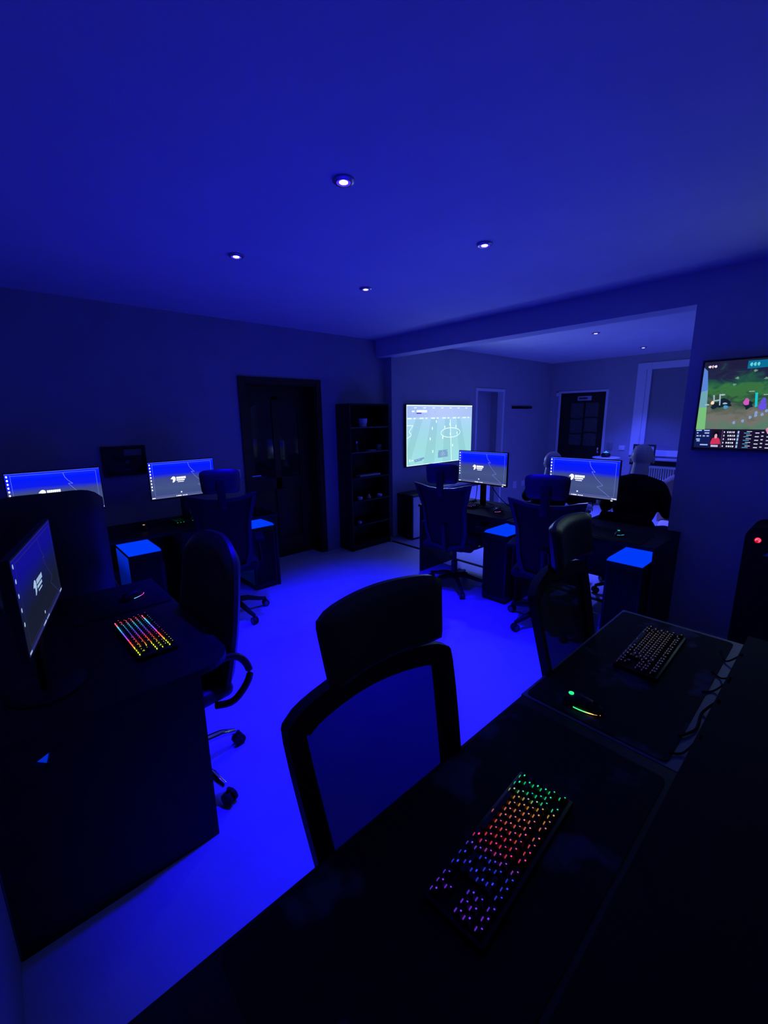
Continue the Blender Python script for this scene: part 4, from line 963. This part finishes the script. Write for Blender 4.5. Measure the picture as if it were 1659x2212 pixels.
# black tower speaker in front of the partition wall
t = thing('tower_speaker', 'tall black rounded tower with glowing red emblem by the partition wall', 'speaker', (3.60, .09, 0))
b = B(); w2 = .31; R = .07; pl = [(-w2, 0), (w2, 0)]
for i in range(7): a = PI/2*i/6; pl.append((w2-R+R*math.cos(a), .95-R+R*math.sin(a)))
for i in range(7): a = PI/2+PI/2*i/6; pl.append((-w2+R+R*math.cos(a), .95-R+R*math.sin(a)))
prism(b, pl, lambda p, q, d: (-.10+d, p, q), .30); obj('cabinet', b, M_BLKM, t)
b = B(); ring = [(.018*math.cos(a), .018*math.sin(a)) for a in [i*PI/8 for i in range(16)]]
prism(b, ring, lambda p, q, d: (-.101-d, .245+p, .866+q), .002); em_ = obj('red_emblem', b, emi('red_emblem_glow', (225, 10, 50), 1.0), t, smooth=False)
b = B(); tube(b, [(-.1035, .245+.012*math.cos(a), .866+.012*math.sin(a)) for a in [i*.5 for i in range(10)]], .002, 6); tube(b, [(-.1035, .235, .862), (-.1035, .25, .872), (-.1035, .256, .862)], .002, 6)
obj('emblem_swirl', b, emi('pink_swirl_glow', (255, 130, 170), 1.2), em_)
b = B(); prism(b, [(.21, .77), (.15, .77), (.15, .84)], lambda p, q, d: (-.1-d, p, q), .002); obj('grey_badge', b, mat('grey_badge', (.25, .27, .28), .5), t, smooth=False)

# cables
cable('cable', 'black cable crossing the grey strip of the grey edged desk, furthest from the camera', [(1.93, .17, .79), (1.90, .21, .756), (1.98, .24, .758)], .003)
cable('cable', 'black cable crossing the grey strip beside the rounded pad, middle of the desk', [(1.72, .17, .79), (1.76, .20, .755), (1.78, .23, .758)], .003)
cable('cable', 'black cable on the grey strip, slanting toward the printed pad', [(1.70, .17, .79), (1.66, .20, .755), (1.62, .225, .758)], .003)
cable('cable', 'thick black cable curving over the grey strip behind the green mouse', [(1.55, .17, .79), (1.50, .20, .756), (1.40, .195, .757), (1.33, .22, .758)], .004)
cable('cable', 'black cable nearest the camera on the grey strip', [(1.33, .17, .79), (1.27, .195, .756), (1.24, .22, .758)], .003)
cable('cable', 'black cable hanging below the monitor in front of the football television, left one', [(3.68, 2.60, 1.02), (3.70, 2.61, .92), (3.72, 2.64, .80), (3.80, 2.75, .756)], .004)
cable('cable', 'black cable hanging below the monitor in front of the football television, right one', [(3.68, 2.53, 1.02), (3.69, 2.535, .90), (3.70, 2.53, .80), (3.78, 2.45, .756)], .004)
cable('cable', 'black cable trailing over the opening desk behind the monitor foot', [(3.69, 2.42, .95), (3.72, 2.32, .83), (3.76, 2.2, .76), (3.86, 1.98, .757)], .004)
cable('cable', 'black mouse lead on the opening desk beside the blue and pink mouse', [(3.58, 2.235, .765), (3.66, 2.25, .757), (3.74, 2.35, .757), (3.80, 2.5, .757)], .002)
b = B(); bx(b, 3.70, 3.86, 2.72, 2.95, .751, .768, .003); tag(obj('notebook', b, M_GREY), 'grey flat notebook at the end of the opening desk behind the keyboard', 'notebook')

# ================================================================ PEOPLE (face +Y locally, seated, origin on floor under pelvis)
def capsule_mesh(name, parts, mtl, parent, vox):
    b = B()
    for p in parts:
        if p[0] == 'c': cap(b, Vector(p[1]), Vector(p[2]), p[3], p[4])
        else: ell(b, p[1], p[2][0], p[2][1], p[2][2], 18, 12, rot=p[3] if len(p) > 3 else None)
    o = obj(name, b, mtl, parent)
    m = o.modifiers.new('remesh', 'REMESH'); m.mode = 'VOXEL'; m.voxel_size = vox; m.use_smooth_shade = True
    s = o.modifiers.new('smooth', 'SMOOTH'); s.iterations = 4; s.factor = .5
    return o
def hand(parts, wr, d, side):
    """palm and five curled fingers; wr wrist, d pointing direction, palm down"""
    wr = Vector(wr); d = Vector(d).normalized(); up = Vector((0, 0, 1)); sd = d.cross(up).normalized()*side
    for k in (-1, 0, 1): parts.append(('c', wr+sd*.018*k, wr+d*.08+sd*.026*k, .014, .013))
    for k, L in enumerate((.068, .078, .073, .058)):
        a0 = wr+d*.085+sd*(.033-.022*k); m1 = a0+d*L*.5-up*.008; m2 = m1+d*L*.28-up*.022; m3 = m2+d*L*.05-up*.024
        parts += [('c', a0, m1, .0095, .0088), ('c', m1, m2, .0088, .0082), ('c', m2, m3, .0082, .0075)]
    t0 = wr+d*.025+sd*.028; t1 = t0+d*.035+sd*.028-up*.006; t2 = t1+d*.032+sd*.004-up*.010
    parts += [('c', t0, t1, .012, .0105), ('c', t1, t2, .0105, .009)]
def person(label, loc, rotz, htop, turn=0.0, arm_l=None, arm_r=None):
    dz = htop-1.385
    t = thing('person', label, 'person', (loc[0], loc[1], 0), rotz, 'seated people in the far room')
    P = []; hc = Vector((0, .02, 1.27+dz)); Rz = Matrix.Rotation(turn, 3, 'Z')
    def hp(x, y, z): return hc+Rz @ Vector((x, y, z))
    P += [('e', hp(0, -.012, .020), (.086, .100, .100), Rz), ('e', hp(0, .022, -.035), (.066, .074, .078), Rz), ('e', hp(0, .055, -.085), (.036, .034, .026), Rz),
          ('e', hp(0, .098, -.02), (.012, .020, .024), Rz), ('e', hp(0, .086, -.062), (.022, .012, .008), Rz), ('e', hp(0, .080, .012), (.050, .016, .010), Rz)]
    for s in (-1, 1): P += [('e', hp(s*.088, .0, -.018), (.012, .020, .033), Rz), ('e', hp(s*.030, .074, -.003), (.013, .012, .010), Rz)]
    nb = Vector((0, -.035, 1.075+dz)); P += [('c', hp(0, -.03, -.055), nb, .064, .070), ('c', nb, (0, -.045, 1.0+dz), .066, .075)]
    sh = .175; zs = 1.02+dz
    P += [('c', (-.10, -.05, zs-.035), (.10, -.05, zs-.035), .08, .08), ('e', (0, -.05, .86+dz*.6), (.165, .105, .20)), ('e', (0, -.02, .60), (.165, .12, .14))]
    al = arm_l or [(-sh, -.03, zs-.015), (-.27, .0, .78), (-.30, .26, .735)]
    ar = arm_r or [(sh, -.03, zs-.015), (.27, .0, .78), (.27, .22, .735)]
    for a, s in ((al, -1), (ar, 1)):
        P += [('c', a[0], a[1], .052, .040), ('c', a[1], a[2], .039, .027)]
        hand(P, a[2], Vector(a[2])-Vector(a[1]), -s)
    for s in (-1, 1): P += [('c', (s*.09, 0, .55), (s*.14, .42, .53), .085, .058), ('c', (s*.14, .42, .53), (s*.14, .46, .10), .055, .038), ('c', (s*.14, .43, .05), (s*.15, .60, .035), .038, .032)]
    capsule_mesh('body', P, M_SKIN, t, .006)
    S = [('c', (-.105, -.05, zs-.022), (.105, -.05, zs-.022), .097, .097), ('e', (0, -.045, 1.09+dz), (.088, .085, .055)), ('c', (-.05, -.05, 1.065+dz), (-.16, -.05, zs), .062, .075), ('c', (.05, -.05, 1.065+dz), (.16, -.05, zs), .062, .075), ('e', (0, -.05, .86+dz*.6), (.185, .125, .235)), ('e', (0, -.02, .64), (.180, .135, .13))]
    for a in (al, ar):
        m_ = Vector(a[0]).lerp(Vector(a[1]), .85); S.append(('c', a[0], m_, .068, .062))
    sh_ = capsule_mesh('t_shirt', S, M_SHIRT, t, .01); sh_['label'] = 'loose black t-shirt'
    T = [('e', (0, -.01, .56), (.18, .14, .11))]
    for s in (-1, 1): T += [('c', (s*.09, 0, .56), (s*.14, .42, .53), .098, .07), ('c', (s*.14, .42, .53), (s*.14, .46, .13), .068, .055)]
    capsule_mesh('trousers', T, M_JEAN, t, .012)
    for s in (-1, 1):
        b = B(); bx(b, s*.145-.05, s*.145+.05, .36, .66, 0, .085, .03, 3); obj('shoe', b, M_BLKM, t)
    return t
person('bald person in a black t-shirt seated behind the right opening monitor, seen from behind', (4.28, 1.28), -PI/2, 1.388, turn=.1)
person('bald person mostly hidden behind the opening monitor and flared chair', (4.28, 2.10), -PI/2, 1.285, turn=.1)
def chair_low(label, loc, rotz, m, mb):
    t = thing('office_chair', label, 'chair', loc, rotz, 'chairs of the far room'); star_base(t, M_BLK, .2); 
    b = B(); bx(b, -.25, .25, -.24, .26, .38, .44, .03, 3); obj('seat', b, m, t)
    for s in (-1, 1):
        b = B(); tube(b, [(s*.22, 0, .39), (s*.31, 0, .42), (s*.31, 0, .66)], .016, 8); a = obj('armrest', b, M_BLK, t)
        b = B(); bx(b, s*.31-.035, s*.31+.035, -.10, .22, .66, .69, .01); obj('arm_pad', b, M_BLKM, a)
    b = B(); tube(b, [(0, -.05, .40), (0, -.28, .42), (0, -.32, .60)], .02, 8); obj('back_bracket', b, M_BLK, t)
    b = B(); slab(b, lambda uu, vv: ((uu*2-1)*.20*(1-.15*abs(2*vv-1)**3), .52+vv*mb), lambda uu, vv: -.29-.04*vv, .05); obj('backrest', b, m, t)
    return t
chair_low('black office chair under the person in the black t-shirt', (4.28, 1.28, 0), -PI/2, M_FAB, .30)
chair_low('black office chair under the mostly hidden person', (4.28, 2.10, 0), -PI/2, M_FAB, .28)
t = thing('armchair', 'tan rounded armchair in the far room behind the person in the black t-shirt', 'chair', (5.45, 1.12, 0), PI/2+.2)
b = B(); bx(b, -.27, .27, -.26, .26, .34, .46, .04, 3); obj('seat', b, M_TAN, t)
b = B(); slab(b, lambda uu, vv: ((uu*2-1)*.29, .44+(.57-.12*abs(2*uu-1)**2.5)*vv), lambda uu, vv: -.27-.05*vv+1.1*((uu-.5)*.55)**2, .07); obj('backrest', b, M_TAN, t)
for k in range(4):
    b = B(); cyl(b, ((-1, 1)[k % 2]*.22, (-1, 1)[k//2]*.20, 0), ((-1, 1)[k % 2]*.20, (-1, 1)[k//2]*.18, .35), .014, .018, 10); obj('leg', b, M_BLK, t)
